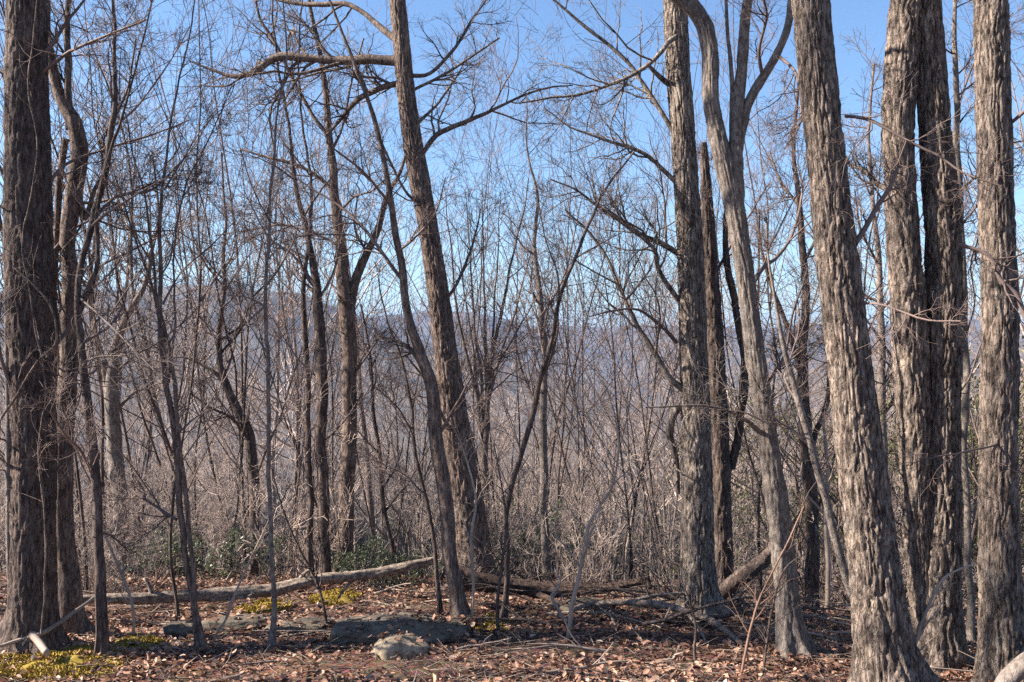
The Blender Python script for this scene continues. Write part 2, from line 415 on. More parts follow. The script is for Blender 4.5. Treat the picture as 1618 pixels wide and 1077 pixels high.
def wob(P, amp, seed, sc=3.):
    s = np.concatenate([[0], np.cumsum(np.linalg.norm(np.diff(P[:, :3], axis=0), axis=1))])
    for a in range(3):
        P[:, a] += amp * (fbm(s * sc, a * 7.3, seed, seed, 3) - .5) * 2
    return P

def resample(P, n):
    s = np.concatenate([[0], np.cumsum(np.linalg.norm(np.diff(P[:, :3], axis=0), axis=1))])
    t = np.linspace(0, s[-1], n)
    return np.stack([np.interp(t, s, P[:, q]) for q in range(P.shape[1])], 1)

def twiggery(g, r, P, R, dens=1., scale=1., levels=3, trop=.05, ang=.8):
    """sub-branches, twigs and twiglets on one set of branches"""
    n1 = max(2, int(round(8 * dens)))
    A, Ar = grow(r, P, R, n1, 9, .6 * scale, ang, .5, t0=.1, wig=.27, trop=trop, rmin=.0024, rtip=.25)
    g.tubes(A, Ar, 4)
    n2 = r.integers(max(1, int(3 * dens)), max(3, int(round(10 * dens))), len(A))
    B_, Br = grow(r, A, Ar, n2, 6, .55, .75, .55, t0=.1, wig=.28, trop=trop * .6, rmin=.0018, lmin=.1, rtip=.3)
    g.tubes(B_, Br, 3)
    if levels > 2:
        n3 = r.integers(0, max(2, int(round(6 * dens))), len(B_))
        C_, Cr = grow(r, B_, Br, n3, 4, .55, .75, .7, t0=.15, wig=.28, trop=trop, rmin=.0014, lmin=.08)
        g.tubes(C_, Cr, 3)

def hero(name, label, cat, trunks, Y, material=None, branches=(), k=64, amp=.008, step=.03, extra=4.5, seed=1, flare=.35,
         top_branches=7, spacing=.033, twm=None, auto=(0, 0), group=None, sink=.25, knob=.03, lean_dy=0., crown_dens=1.):
    """trunks: list of pixel polylines from the ground up (first is the main one)"""
    material = material or M_oak; twm = twm or M_twig
    r = np.random.default_rng(seed * 17 + 3)
    P0 = wpath(trunks[0], Y, lean_dy)
    b = P0[0, :3].copy(); zg = float(G(b[0], b[1]))
    org = np.array([b[0], b[1], zg])
    root = empty(name, tuple(org), label, cat, group)
    cg = Geo(); any_c = False
    for ti, tr in enumerate(trunks):
        P = wpath(tr, Y, lean_dy)
        if ti == 0 or tr[0][1] > 850:
            d = P[0, :3] - P[1, :3]; d = d / np.linalg.norm(d)
            zb = float(G(P[0, 0], P[0, 1]))
            L = max(.05, (P[0, 2] - (zb - sink)) / max(.3, -d[2]))
            P = np.vstack([[*(P[0, :3] + d * L), P[0, 3] * 1.03], P])
        ztop = P[-1, 2]
        offtop = tr[-1][1] <= 5
        if offtop and extra > 0:
            d = nrm(P[-1, :3] - P[-3, :3] if len(P) > 3 else P[-1, :3] - P[-2, :3]); q = P[-1, :3].copy(); rr0 = P[-1, 3]; m = 6
            L = extra * min(1.2, max(.25, rr0 / .16))
            for e in range(1, m + 1):
                d = nrm(d + .12 * r.normal(size=3) + np.array([0, 0, .12])); q = q + d * L / m
                P = np.vstack([P, [*q, rr0 * (1 - .85 * e / m)]])
        S = spline(P, step)
        if P[:, 3].max() < .11: S = wob(S, .035, seed * 13 + ti, 1.6)
        if extra > 0:
            hi = S[:, 2] > 538.5 / F * (Y + 1) + .4
            S = S[~hi | (np.arange(len(S)) % 7 == 0) | (np.arange(len(S)) == len(S) - 1)]
        kk = k if ti == 0 else max(10, int(k * .8))
        kk = int(max(7, min(kk, 2 * pi * P[:, 3].max() / .0085)))
        if P[:, 3].max() < .03: kk = min(kk, 12)
        V, q = bark_tube(S[:, :3], S[:, 3], kk, amp * min(1, P[:, 3].max() / .12), seed * 31 + ti, ground=zg if (ti == 0 or tr[0][1] > 850) else None, flare=flare, spacing=spacing, knob=knob)
        link('trunk' if ti == 0 or tr[0][1] > 850 else 'stem', make_mesh('trunk', V - org, q, material), root)
        # crown above the frame
        if offtop and extra > 0 and top_branches:
            sel = S[S[:, 2] > ztop - .1]
            if len(sel) > 4:
                Q = resample(sel, 10)[None]
                A, Ar = grow(r, Q[..., :3], Q[..., 3], top_branches, 9, .6, .85, .5, t0=.05, wig=.13, trop=.07)
                cg.tubes(A, Ar, 5); twiggery(cg, r, A, Ar, .35 * crown_dens, 1., 2); any_c = True
        if auto[0]:
            sel = S[(S[:, 2] > zg + auto[1])]
            if len(sel) > 6:
                Q = resample(sel, 12)[None]
                A, Ar = grow(r, Q[..., :3], Q[..., 3], auto[0], 9, auto[2] if len(auto) > 2 else .3, .9, .5 if P[:, 3].max() < .08 else .12, t0=.0, wig=.16, trop=.06, lcap=2.2)
                cg.tubes(A, Ar, 5); twiggery(cg, r, A, Ar, .7, 1., 3); any_c = True
    if any_c: link('crown', cg.mesh('crown', twm, org), root)
    for bi, br in enumerate(branches):
        opts = {}
        if isinstance(br, tuple): br, opts = br
        dY = opts.get('dY', r.uniform(-.8, .8)); d0 = opts.get('d0', 0)
        Pb = wpath(br, Y + d0, dY)
        S = wob(spline(Pb, .07), .012, seed * 7 + bi, 4)
        g = Geo()
        kb = 10 if Pb[0, 3] > .02 else 6
        V, q = bark_tube(S[:, :3], S[:, 3], kb, .0015, seed + bi, spacing=.03, knob=.12); g.raw(V, q)
        Q = resample(S, 14)[None]
        twiggery(g, r, Q[..., :3], np.maximum(Q[..., 3], .003), opts.get('dens', 1.2), opts.get('sc', 1.), 3, trop=opts.get('trop', .05))
        link('branch', g.mesh('branch', twm if Pb[0, 3] < .02 else material, org), root)
    return root

# --- central oak
hero('oak_tree', 'large ridged oak in the centre with long level limb high on its left', 'tree',
     [[(752, 905, 66), (745, 850, 60), (738, 790, 57), (728, 730, 52), (718, 660, 47), (706, 570, 43), (692, 460, 38), (677, 360, 35), (662, 280, 36), (650, 210, 34), (640, 130, 31), (634, 60, 29), (628, 0, 28), (624, -60, 27)]],
     10.4, M_warm, branches=[
        [(634, 97, 18), (590, 93, 16), (555, 95, 15), (500, 93, 13), (450, 88, 14), (425, 97, 12), (405, 113, 11), (370, 121, 8), (340, 112, 5), (300, 96, 3)],
        ([(630, 68, 12), (600, 42, 11), (575, 20, 9), (545, 6, 9), (500, 6, 8), (455, 2, 7), (400, -12, 4)], {'dens': .8}),
        [(668, 242, 9), (690, 212, 9), (725, 196, 8), (760, 182, 7), (800, 163, 5), (850, 142, 4), (905, 134, 2)],
        [(645, 120, 8), (680, 115, 6), (715, 80, 6), (740, 40, 4), (770, -5, 3)],
        [(650, 143, 6), (700, 118, 5), (740, 92, 4), (790, 60, 3)],
        [(645, 128, 10), (600, 140, 9), (565, 157, 9), (540, 185, 7), (515, 215, 5)],
        [(655, 200, 6), (690, 165, 5), (715, 130, 4), (735, 95, 2)],
        [(700, 480, 6), (725, 440, 5), (745, 390, 4), (760, 330, 2)],
        [(672, 330, 6), (640, 300, 5), (610, 240, 4), (590, 190, 3)],
        [(730, 700, 7), (700, 660, 6), (670, 600, 4), (640, 560, 3)],
     ], k=110, amp=.017, seed=3, step=.024, flare=.3)
# --- slender tree crossing in front of it
hero('slender_tree', 'slender dark leaning tree crossing in front of the large central oak', 'tree',
     [[(734, 996, 24), (722, 940, 24), (712, 880, 25), (703, 800, 25), (697, 730, 25), (689, 670, 24), (679, 610, 23), (665, 560, 19), (648, 500, 15), (635, 430, 13), (622, 370, 12), (618, 310, 10), (605, 240, 9), (590, 180, 8), (565, 110, 6), (540, 50, 5), (520, -5, 4)]],
     8.15, M_warm, branches=[
        [(668, 580, 12), (655, 560, 9), (640, 545, 6), (615, 535, 4), (590, 536, 2)],
        [(640, 450, 7), (605, 400, 6), (570, 355, 5), (530, 320, 4), (480, 290, 3), (430, 250, 2)],
        [(620, 330, 6), (600, 300, 5), (560, 260, 4), (515, 225, 3)],
        [(690, 690, 6), (720, 640, 5), (750, 590, 3), (790, 560, 2)],
        [(628, 400, 5), (660, 370, 4), (690, 330, 3), (705, 280, 2)],
     ], k=28, amp=.004, seed=4, extra=1.5, top_branches=3, twm=M_twig)
# --- left edge giants
hero('dark_tree', 'thick dark trunk at the left edge, wrapped by thin pale vines', 'tree',
     [[(52, 1022, 84), (52, 950, 76), (52, 850, 74), (52, 700, 74), (50, 600, 74), (48, 480, 76), (46, 360, 76), (44, 240, 72), (42, 120, 68), (42, 0, 64), (42, -80, 60)]],
     7.5, M_dark, branches=[
        [(75, 560, 8), (120, 500, 7), (150, 430, 5), (200, 400, 4), (260, 370, 3)],
        ([(70, 300, 7), (100, 260, 6), (150, 240, 5), (230, 215, 4), (300, 190, 3)], {'dY': .5}),
        [(60, 120, 7), (110, 80, 6), (160, 60, 5), (230, 30, 3)],
        ([(60, 640, 6), (100, 620, 5), (140, 570, 4), (200, 560, 3)], {'dY': -.4}),
     ], k=110, amp=.017, seed=5, step=.024, auto=(10, 1.2, .16))
hero('twisted_tree', 'crooked twisting trunk beside the thick dark trunk at the left edge', 'tree',
     [[(108, 990, 38), (104, 900, 36), (100, 800, 34), (98, 700, 32), (104, 610, 31), (110, 540, 29), (113, 450, 28), (108, 390, 25), (113, 330, 27), (122, 270, 29), (126, 230, 27), (118, 195, 26), (100, 168, 22), (88, 140, 18), (78, 90, 16), (74, 30, 14), (73, -40, 12)],
      [(116, 205, 16), (108, 150, 12), (105, 80, 11), (107, 0, 10), (108, -50, 9)],
      [(84, 960, 13), (88, 840, 13), (84, 740, 12), (86, 640, 12), (92, 560, 12), (88, 470, 10), (84, 380, 10), (96, 290, 12), (106, 220, 11)]],
     8.0, M_warm, branches=[
        [(122, 300, 10), (135, 345, 9), (150, 300, 7), (168, 265, 7), (178, 200, 6), (200, 140, 4), (215, 60, 3)],
        [(100, 560, 7), (140, 590, 5), (170, 560, 4), (215, 530, 3)],
        [(122, 320, 6), (160, 318, 5), (215, 300, 4), (270, 280, 3), (330, 270, 2)],
     ], k=36, amp=.006, seed=6, auto=(7, 1.5, .18))
hero('thin_tree', 'thin dark tree with forking top just right of the crooked trunk on the left', 'tree',
     [[(162, 1040, 21), (159, 950, 19), (155, 850, 17), (150, 760, 16), (143, 680, 16), (138, 620, 15), (130, 540, 12), (124, 480, 11), (130, 410, 10), (145, 340, 11), (163, 285, 11), (172, 220, 10), (180, 150, 8), (178, 60, 6), (176, -5, 5)],
      [(126, 500, 9), (150, 430, 8), (152, 350, 7), (178, 240, 5), (200, 150, 4), (225, 60, 3), (240, -5, 3)]],
     7.3, M_dark, branches=[
        [(150, 760, 6), (130, 715, 5), (105, 690, 4), (80, 650, 3)],
        [(160, 840, 4), (180, 850, 4), (205, 875, 3)],
        [(140, 350, 6), (185, 310, 5), (240, 300, 4), (290, 250, 3)],
        [(176, 200, 5), (215, 170, 4), (260, 110, 3), (300, 40, 2)],
        [(126, 470, 5), (160, 500, 4), (200, 540, 3), (250, 590, 2)],
     ], k=22, amp=.003, seed=8, extra=1.5, top_branches=3, auto=(7, 1.8, .2))
hero('twin_stem_sapling', 'tall sapling with two parallel stems, one pale, leaning left across the log end', 'sapling',
     [[(311, 1018, 9.6), (301, 920, 9.6), (290, 830, 10.4), (278, 720, 10.4), (268, 620, 9.6), (262, 540, 8), (258, 460, 7.2), (256, 380, 6.4), (258, 300, 4.8), (262, 230, 4), (280, 140, 3.2), (298, 50, 2.4), (308, -10, 2.4)],
      [(321, 1014, 8), (308, 920, 8), (297, 830, 8), (286, 700, 7.2), (274, 600, 7.2), (258, 520, 6.4), (245, 460, 4.8), (240, 380, 4), (228, 300, 3.2), (210, 220, 2.4), (186, 120, 2.4), (170, 30, 1.6)],
      [(268, 600, 4.8), (275, 500, 4), (270, 400, 3.2), (290, 300, 3.2), (330, 220, 2.4), (370, 130, 1.6)],
      [(262, 560, 4.8), (245, 470, 4), (215, 380, 3.2), (190, 300, 2.4), (150, 200, 1.6)]],
     7.6, M_warm, branches=[
        [(258, 480, 4), (285, 430, 3), (330, 390, 3), (370, 350, 2)],
        [(240, 420, 4), (215, 370, 3), (200, 320, 2), (170, 280, 2)],
        [(258, 300, 4), (290, 250, 3), (330, 190, 2), (380, 150, 2)],
        [(275, 690, 4), (310, 660, 3), (350, 640, 2)],
        [(280, 820, 6), (245, 800, 5), (215, 778, 4), (200, 760, 2)],
     ], k=12, amp=.0015, seed=9, extra=.6, top_branches=2, auto=(8, 2.2, .2))
hero('pole_sapling', 'very thin upright sapling rising from the leaves right of the twin stemmed sapling', 'sapling',
     [[(433, 1024, 9), (432, 900, 8), (429, 780, 8), (426, 650, 7), (424, 550, 7), (422, 450, 6), (428, 350, 5), (435, 250, 4), (440, 180, 3), (452, 90, 3), (450, -5, 2)]],
     7.6, M_smooth, branches=[
        [(424, 560, 4), (400, 520, 3), (372, 470, 2), (350, 420, 2)],
        [(422, 450, 4), (455, 400, 3), (480, 330, 2)],
        [(428, 350, 3), (400, 300, 2), (380, 240, 2)],
        [(427, 690, 3), (455, 640, 2), (470, 590, 2)]], k=10, amp=.001, seed=10, extra=.4, top_branches=0, auto=(10, 2., .16))
hero('forked_tree', 'straight dark tree forking in a V at ridge height, left of the large central oak', 'tree',
     [[(545, 900, 29), (548, 800, 27), (552, 700, 26), (553, 600, 25), (549, 510, 27), (545, 465, 25), (538, 390, 18), (532, 330, 17), (526, 260, 14), (518, 200, 12), (510, 120, 9), (500, 60, 8), (486, 0, 6)],
      [(548, 490, 20), (560, 445, 17), (577, 405, 14), (595, 368, 12), (612, 310, 9), (635, 270, 6), (650, 215, 4)]],
     11.2, M_warm, branches=[
        [(520, 218, 8), (487, 170, 6), (460, 120, 6), (430, 60, 6), (410, 30, 5), (403, -5, 4)],
        [(528, 300, 7), (480, 265, 6), (430, 250, 5), (380, 235, 3)],
        [(532, 340, 5), (560, 310, 4), (590, 300, 3), (620, 270, 2)],
        [(538, 390, 5), (500, 370, 4), (450, 355, 4), (400, 362, 3), (340, 372, 2)],
        [(524, 240, 5), (545, 190, 4), (555, 130, 4), (575, 60, 3)],
        [(580, 400, 5), (560, 360, 4), (565, 310, 3)],
        [(553, 600, 5), (580, 560, 4), (610, 520, 3)],
     ], k=30, amp=.006, seed=11, extra=3, auto=(6, 3., .16))
hero('shaded_tree', 'dark straight trunk with a pale sapling pressed beside it, left of the V forked tree', 'tree',
     [[(512, 905, 18), (510, 800, 19), (508, 700, 20), (506, 600, 20), (502, 500, 18), (498, 440, 14), (485, 370, 10), (470, 300, 8), (455, 200, 5), (438, 100, 4), (430, 0, 3)],
      [(492, 912, 11), (489, 800, 11), (487, 680, 11), (484, 560, 10), (480, 470, 8), (486, 380, 6), (492, 300, 5), (480, 210, 4), (470, 100, 3), (478, -5, 2)]],
     10.6, M_dark, branches=[
        [(500, 480, 5), (530, 420, 4), (545, 350, 3)],
        [(498, 450, 5), (460, 400, 4), (420, 370, 3), (385, 300, 2)],
        [(505, 600, 4), (465, 560, 3), (430, 500, 2)],
        [(508, 700, 4), (540, 670, 3), (575, 620, 2)]], k=24, amp=.004, seed=12, extra=1, top_branches=3, auto=(8, 3., .2))
hero('crooked_tree', 'crooked grey tree bending right above its fork behind the left log', 'tree',
     [[(195, 905, 26), (188, 800, 25), (181, 700, 25), (176, 630, 23), (180, 560, 16), (200, 500, 13), (225, 455, 9), (238, 400, 7), (250, 330, 5), (240, 240, 3)],
      [(176, 640, 14), (165, 580, 11), (150, 520, 9), (140, 440, 7), (150, 360, 5), (140, 280, 3)]],
     12.2, M_smooth, branches=[
        [(182, 650, 6), (210, 620, 5), (235, 612, 4), (262, 600, 3)],
        [(180, 590, 5), (215, 560, 4), (250, 540, 3), (300, 500, 2)]], k=26, amp=.003, seed=13, extra=0, auto=(8, 2.5, .25))
hero('bent_tree', 'dark tree behind the log bending up to the left beside the pole sapling', 'tree',
     [[(402, 890, 17), (402, 780, 18), (398, 710, 18), (385, 665, 16), (362, 622, 15), (345, 575, 11), (346, 520, 9), (352, 460, 8), (350, 400, 6), (356, 320, 4), (350, 240, 3)],
      [(380, 660, 9), (350, 600, 7), (320, 575, 5), (290, 565, 4), (260, 570, 2)]],
     12.6, M_dark, branches=[
        [(396, 700, 6), (365, 660, 5), (335, 645, 4), (300, 620, 3)],
        [(346, 560, 5), (380, 520, 4), (400, 470, 3), (430, 440, 2)],
        [(352, 450, 4), (320, 410, 3), (300, 360, 2)]], k=20, amp=.003, seed=14, extra=0, auto=(8, 2.5, .25))
# --- fan tree behind centre
fan = [[(768, 885, 17), (766, 780, 14), (768, 690, 11), (772, 610, 8), (785, 520, 6), (805, 430, 4), (828, 340, 3), (840, 270, 1.2)]]
for q, (sxp, syp, ex, ey, w) in enumerate([(767, 760, 700, 290, 11), (767, 740, 735, 300, 10), (768, 700, 762, 270, 9), (768, 690, 790, 300, 9), (770, 640, 860, 320, 8), (767, 720, 720, 350, 8), (772, 610, 890, 380, 6), (760, 800, 680, 420, 8)]):
    w *= .72; fan.append([(sxp, syp, w), (sxp + (ex - sxp) * .22 + 2, syp + (ey - syp) * .25, w * .8), (sxp + (ex - sxp) * .5 - 3 + q, syp + (ey - syp) * .5, w * .6), (sxp + (ex - sxp) * .8, syp + (ey - syp) * .78, w * .34), (ex, ey, w * .13)])
hero('many_stemmed_tree', 'many stemmed tree fanning upward just right of the large central oak', 'tree', fan, 12.0, M_mid,
     k=14, amp=.002, seed=15, extra=0, auto=(5, 2.2, .3), flare=.2)
hero('pale_tree', 'pale slim tree standing behind the leaning dark sapling right of centre', 'tree',
     [[(863, 905, 15), (860, 780, 14), (857, 650, 13), (860, 560, 11), (853, 470, 9), (844, 390, 7), (848, 310, 5), (834, 230, 3), (830, 150, 2)]],
     11.6, M_smooth, branches=[
        [(857, 650, 5), (830, 600, 4), (815, 540, 3), (805, 480, 2)],
        [(857, 500, 5), (890, 440, 4), (905, 380, 3), (920, 310, 2)]], k=16, amp=.002, seed=16, extra=0, auto=(9, 2.5, .24))
hero('leaning_sapling', 'dark sapling curving up to the right across the blue valley, right of centre', 'sapling',
     [[(794, 985, 9), (799, 880, 9), (806, 790, 9), (822, 715, 9), (844, 645, 10), (862, 580, 9), (874, 530, 8), (884, 480, 7), (903, 415, 6), (930, 350, 5), (965, 290, 4), (1002, 238, 3)]],
     8.3, M_dark, branches=[
        [(862, 580, 4), (850, 520, 4), (840, 450, 3), (820, 380, 2)],
        [(884, 480, 4), (880, 430, 3), (860, 370, 2), (850, 320, 2)],
        [(905, 410, 3), (940, 390, 3), (975, 370, 2)],
        [(806, 790, 4), (780, 740, 3), (760, 690, 2), (745, 640, 2)]], k=12, amp=.001, seed=17, extra=0, auto=(5, 2.2, .16))
hero('whip_sapling', 'whip thin dark sapling leaning left at the broken log end by the central trunks', 'sapling',
     [[(697, 985, 8), (693, 930, 8), (684, 860, 7), (672, 800, 7), (662, 740, 6), (655, 680, 6), (647, 620, 5), (634, 560, 4), (612, 500, 3), (600, 430, 2)]],
     8.4, M_dark, branches=[
        [(668, 780, 4), (640, 750, 3), (600, 730, 2), (570, 700, 2)],
        [(655, 690, 3), (625, 640, 3), (590, 610, 2)]], k=9, amp=.001, seed=18, extra=0, auto=(5, 1.6, .16))
# --- right of centre group
hero('straight_oak', 'straight thick ridged trunk left of the arching pale tree, limbs reaching left', 'tree',
     [[(1108, 1000, 72), (1104, 930, 62), (1102, 850, 57), (1101, 750, 54), (1099, 650, 52), (1095, 550, 49), (1092, 450, 47), (1088, 350, 45), (1083, 270, 43), (1078, 200, 42), (1073, 130, 42), (1069, 60, 42), (1067, 0, 41), (1064, -70, 39)]],
     8.7, M_tanbark, branches=[
        ([(1070, 58, 10), (1055, 68, 9), (1040, 88, 8), (1010, 112, 8), (970, 131, 6), (925, 146, 5), (870, 155, 4), (820, 162, 3)], {'dY': -.5, 'd0': -.15}),
        [(1066, 212, 9), (1048, 180, 8), (1022, 140, 7), (1000, 108, 7), (965, 72, 6), (930, 47, 6), (900, 20, 5), (868, -6, 4)],
        [(1072, 295, 9), (1050, 268, 8), (1020, 244, 7), (985, 230, 6), (940, 215, 4), (900, 200, 3), (860, 170, 2)],
        [(1075, 402, 10), (1045, 384, 9), (1015, 372, 8), (985, 350, 8), (950, 328, 6), (912, 300, 4), (870, 283, 3)],
        [(1076, 480, 9), (1056, 450, 8), (1040, 425, 8), (1035, 395, 7), (1012, 372, 6), (985, 350, 5), (960, 310, 3)],
        [(1078, 616, 12), (1060, 600, 11), (1044, 575, 10), (1012, 522, 8), (985, 470, 7), (958, 405, 5), (925, 362, 4), (893, 330, 3)],
        ([(1078, 640, 12), (1064, 655, 14), (1058, 685, 15), (1066, 720, 12), (1070, 780, 8)], {'dens': .3, 'dY': .1}),
        [(1070, 540, 7), (1045, 515, 6), (1010, 490, 5), (970, 490, 4), (930, 500, 2)],
        ([(1058, 132, 10), (1045, 122, 9), (1028, 104, 6)], {'dens': .2, 'dY': -.1}),
     ], k=120, amp=.018, seed=20, step=.022)
hero('hollow_tree', 'weathered broken topped trunk pressed behind the straight thick one right of centre', 'tree',
     [[(1146, 975, 36), (1143, 900, 34), (1140, 800, 33), (1137, 700, 32), (1132, 600, 31), (1127, 500, 29), (1121, 400, 27), (1116, 300, 20), (1112, 225, 10)],
      [(1156, 740, 16), (1172, 660, 15), (1178, 590, 14), (1165, 500, 12), (1152, 420, 12), (1150, 330, 8), (1156, 260, 5)]],
     9.5, M_dark, branches=[
        [(1130, 430, 6), (1160, 380, 5), (1190, 330, 4), (1215, 290, 2)]], k=56, amp=.02, seed=21, extra=0, auto=(4, 3., .16), knob=.1)
hero('twisting_tree', 'pale smooth forked tree bending left then arching over near the top', 'tree',
     [[(1248, 1052, 48), (1246, 980, 43), (1240, 900, 40), (1229, 800, 38), (1216, 710, 36), (1204, 620, 35), (1191, 540, 34), (1179, 450, 33), (1168, 380, 33), (1158, 320, 34), (1147, 265, 34), (1134, 210, 31), (1122, 150, 29), (1121, 85, 30), (1111, 38, 30), (1088, 6, 30), (1055, -20, 26), (1030, -70, 24)],
      [(1160, 330, 26), (1164, 270, 24), (1166, 215, 23), (1172, 150, 22), (1176, 80, 20), (1180, 10, 18), (1184, -60, 16)],
      [(1165, 260, 18), (1172, 205, 18), (1186, 160, 17), (1206, 124, 16), (1226, 88, 14), (1242, 42, 13), (1250, -5, 12)],
      [(1150, 262, 10), (1156, 190, 9), (1162, 130, 8), (1150, 60, 7), (1146, -5, 6)]],
     7.35, M_smooth, branches=[
        ([(1176, 480, 8), (1200, 430, 7), (1235, 400, 6), (1262, 340, 5), (1270, 280, 3)], {'dY': 1.}),
        ([(1210, 690, 9), (1180, 665, 8), (1140, 645, 5), (1080, 640, 4), (1020, 643, 2)], {'dY': -.5}),
        [(1215, 600, 6), (1240, 560, 5), (1250, 500, 4), (1270, 450, 3)],
        [(1205, 125, 7), (1200, 80, 6), (1210, 30, 5), (1205, -10, 4)],
        [(1228, 85, 7), (1260, 120, 5), (1265, 190, 4), (1240, 235, 3)],
     ], k=84, amp=.012, seed=22, knob=.1)
hero('leaning_oak', 'broad ridged trunk leaning left, pale sapling against its foot', 'tree',
     [[(1412, 1120, 112), (1400, 1040, 100), (1390, 970, 92), (1382, 900, 86), (1372, 820, 82), (1362, 740, 79), (1351, 650, 76), (1341, 560, 74), (1331, 480, 72), (1322, 400, 70), (1311, 300, 67), (1300, 200, 64), (1290, 100, 63), (1281, 0, 62), (1273, -80, 60)]],
     5.95, M_oak, branches=[
        ([(1336, 182, 6), (1366, 186, 6), (1398, 200, 5), (1448, 230, 5), (1490, 250, 4), (1523, 273, 4), (1580, 293, 3)], {'dY': -.5}),
        [(1352, 385, 10), (1365, 360, 9), (1384, 326, 8), (1404, 298, 7), (1420, 260, 4)],
        ([(1345, 480, 5), (1380, 480, 4), (1420, 490, 4), (1470, 505, 4), (1520, 508, 3)], {'dY': -.6, 'dens': .8}),
        ([(1300, 120, 6), (1275, 155, 6), (1268, 190, 4), (1240, 215, 3)], {'dY': .4}),
     ], k=140, amp=.019, seed=23, step=.019, flare=.3)
hero('double_oak', 'dark double trunk joined at its base, widest in the right hand group', 'tree',
     [[(1484, 1100, 104), (1483, 1040, 92), (1482, 960, 80), (1484, 880, 72), (1488, 790, 62), (1490, 700, 57), (1490, 600, 58), (1491, 500, 62), (1491, 400, 62), (1485, 300, 59), (1476, 200, 54), (1470, 100, 49), (1465, 0, 45), (1460, -80, 42)],
      [(1462, 985, 44), (1455, 900, 46), (1449, 820, 48), (1446, 740, 52), (1443, 650, 57), (1438, 560, 60), (1434, 480, 60), (1428, 400, 57), (1423, 300, 53), (1420, 200, 54), (1425, 100, 57), (1432, 0, 56), (1440, -80, 54)]],
     7.0, M_oak, branches=[
        [(1405, 300, 9), (1385, 290, 8), (1365, 268, 7), (1345, 262, 5), (1330, 240, 3)],
        ([(1500, 380, 4), (1540, 330, 4), (1575, 290, 3), (1610, 260, 2)], {'dY': -.5}),
        ([(1500, 640, 4), (1530, 600, 3), (1560, 520, 3), (1600, 440, 2)], {'dY': -.4, 'dens': .8}),
     ], k=120, amp=.020, seed=24, step=.022, flare=.25, knob=.05)
hero('slim_tree', 'slim pale trunk in the gap between the double trunk and the rightmost trunk', 'tree',
     [[(1531, 985, 12), (1528, 880, 12), (1527, 760, 11), (1525, 600, 12), (1521, 450, 12), (1518, 300, 12), (1513, 180, 10), (1508, 90, 8), (1508, 0, 6)]],
     7.6, M_smooth, branches=[
        [(1518, 300, 5), (1550, 270, 4), (1590, 230, 3), (1625, 220, 2)],
        [(1523, 540, 4), (1540, 480, 3), (1535, 420, 3), (1550, 360, 2)],
        [(1512, 170, 4), (1530, 120, 3), (1560, 60, 3), (1600, 20, 2)]], k=16, amp=.002, seed=25, extra=.8, top_branches=2, auto=(9, 2., .14))
hero('right_oak', 'rightmost upright ridged trunk', 'tree',
     [[(1588, 1100, 94), (1584, 1030, 78), (1581, 950, 70), (1579, 850, 65), (1578, 740, 63), (1579, 620, 62), (1580, 500, 61), (1577, 400, 59), (1573, 300, 57), (1571, 200, 57), (1568, 100, 57), (1565, 0, 56), (1562, -80, 54)]],
     6.5, M_oak, branches=[
        ([(1514, 386, 7), (1559, 401, 8), (1580, 441, 9), (1604, 461, 9), (1622, 505, 10)], {'dY': -.2, 'd0': -.6, 'dens': .7}),
        ([(1592, 200, 6), (1625, 170, 6), (1660, 120, 5), (1700, 90, 3)], {}),
        ([(1598, 690, 5), (1560, 705, 4), (1500, 718, 3), (1450, 725, 2)], {'dY': -.5, 'dens': .7}),
     ], k=128, amp=.018, seed=26, step=.021, flare=.3)
hero('birch_sapling', 'smooth pale leaning sapling propped against the foot of the broad leaning trunk', 'sapling',
     [[(1362, 1015, 15), (1350, 965, 15), (1328, 885, 14), (1307, 805, 13), (1290, 745, 13), (1272, 685, 12), (1256, 622, 11), (1241, 562, 9), (1229, 490, 6), (1218, 420, 4), (1210, 340, 3)]],
     6.9, M_smooth, branches=[
        [(1278, 700, 6), (1240, 670, 5), (1215, 668, 4), (1170, 650, 3), (1120, 645, 2)],
        [(1262, 640, 5), (1240, 600, 4), (1222, 560, 3)],
        [(1292, 750, 4), (1320, 700, 3), (1330, 640, 2)],
        [(1245, 575, 4), (1262, 520, 3), (1258, 450, 2)]], k=14, amp=.0012, seed=27, extra=0, auto=(3, 3., .14))
hero('shadowed_tree', 'dark branching tree in the gap left of the broad leaning trunk', 'tree',
     [[(1284, 905, 24), (1280, 800, 23), (1275, 720, 22), (1270, 640, 20), (1268, 560, 17), (1272, 480, 14), (1268, 400, 12), (1262, 320, 10), (1255, 240, 7), (1258, 150, 5), (1262, 60, 4), (1265, -5, 4)],
      [(1276, 740, 12), (1290, 680, 10), (1310, 620, 9), (1312, 540, 7), (1320, 460, 5)],
      [(1270, 600, 10), (1250, 540, 9), (1225, 470, 7), (1205, 400, 5), (1200, 330, 3)]],
     11.0, M_dark, branches=[
        [(1268, 420, 6), (1290, 370, 5), (1300, 310, 3)],
        [(1262, 320, 5), (1235, 290, 4), (1215, 240, 3)]], k=24, amp=.004, seed=28, extra=1, top_branches=3, auto=(9, 3., .2))
hero('background_tree', 'narrow upright tree in the gap between the broad leaning trunk and the double trunk', 'tree',
     [[(1400, 880, 16), (1398, 780, 16), (1396, 680, 15), (1392, 580, 13), (1390, 480, 11), (1384, 380, 9), (1378, 300, 7), (1372, 200, 5), (1380, 100, 4)]],
     13.0, M_mid, branches=[[(1395, 660, 6), (1420, 610, 5), (1440, 560, 3)], [(1388, 420, 5), (1360, 360, 4), (1350, 300, 2)]], k=16, amp=.002, seed=29, extra=0, auto=(9, 3., .25))

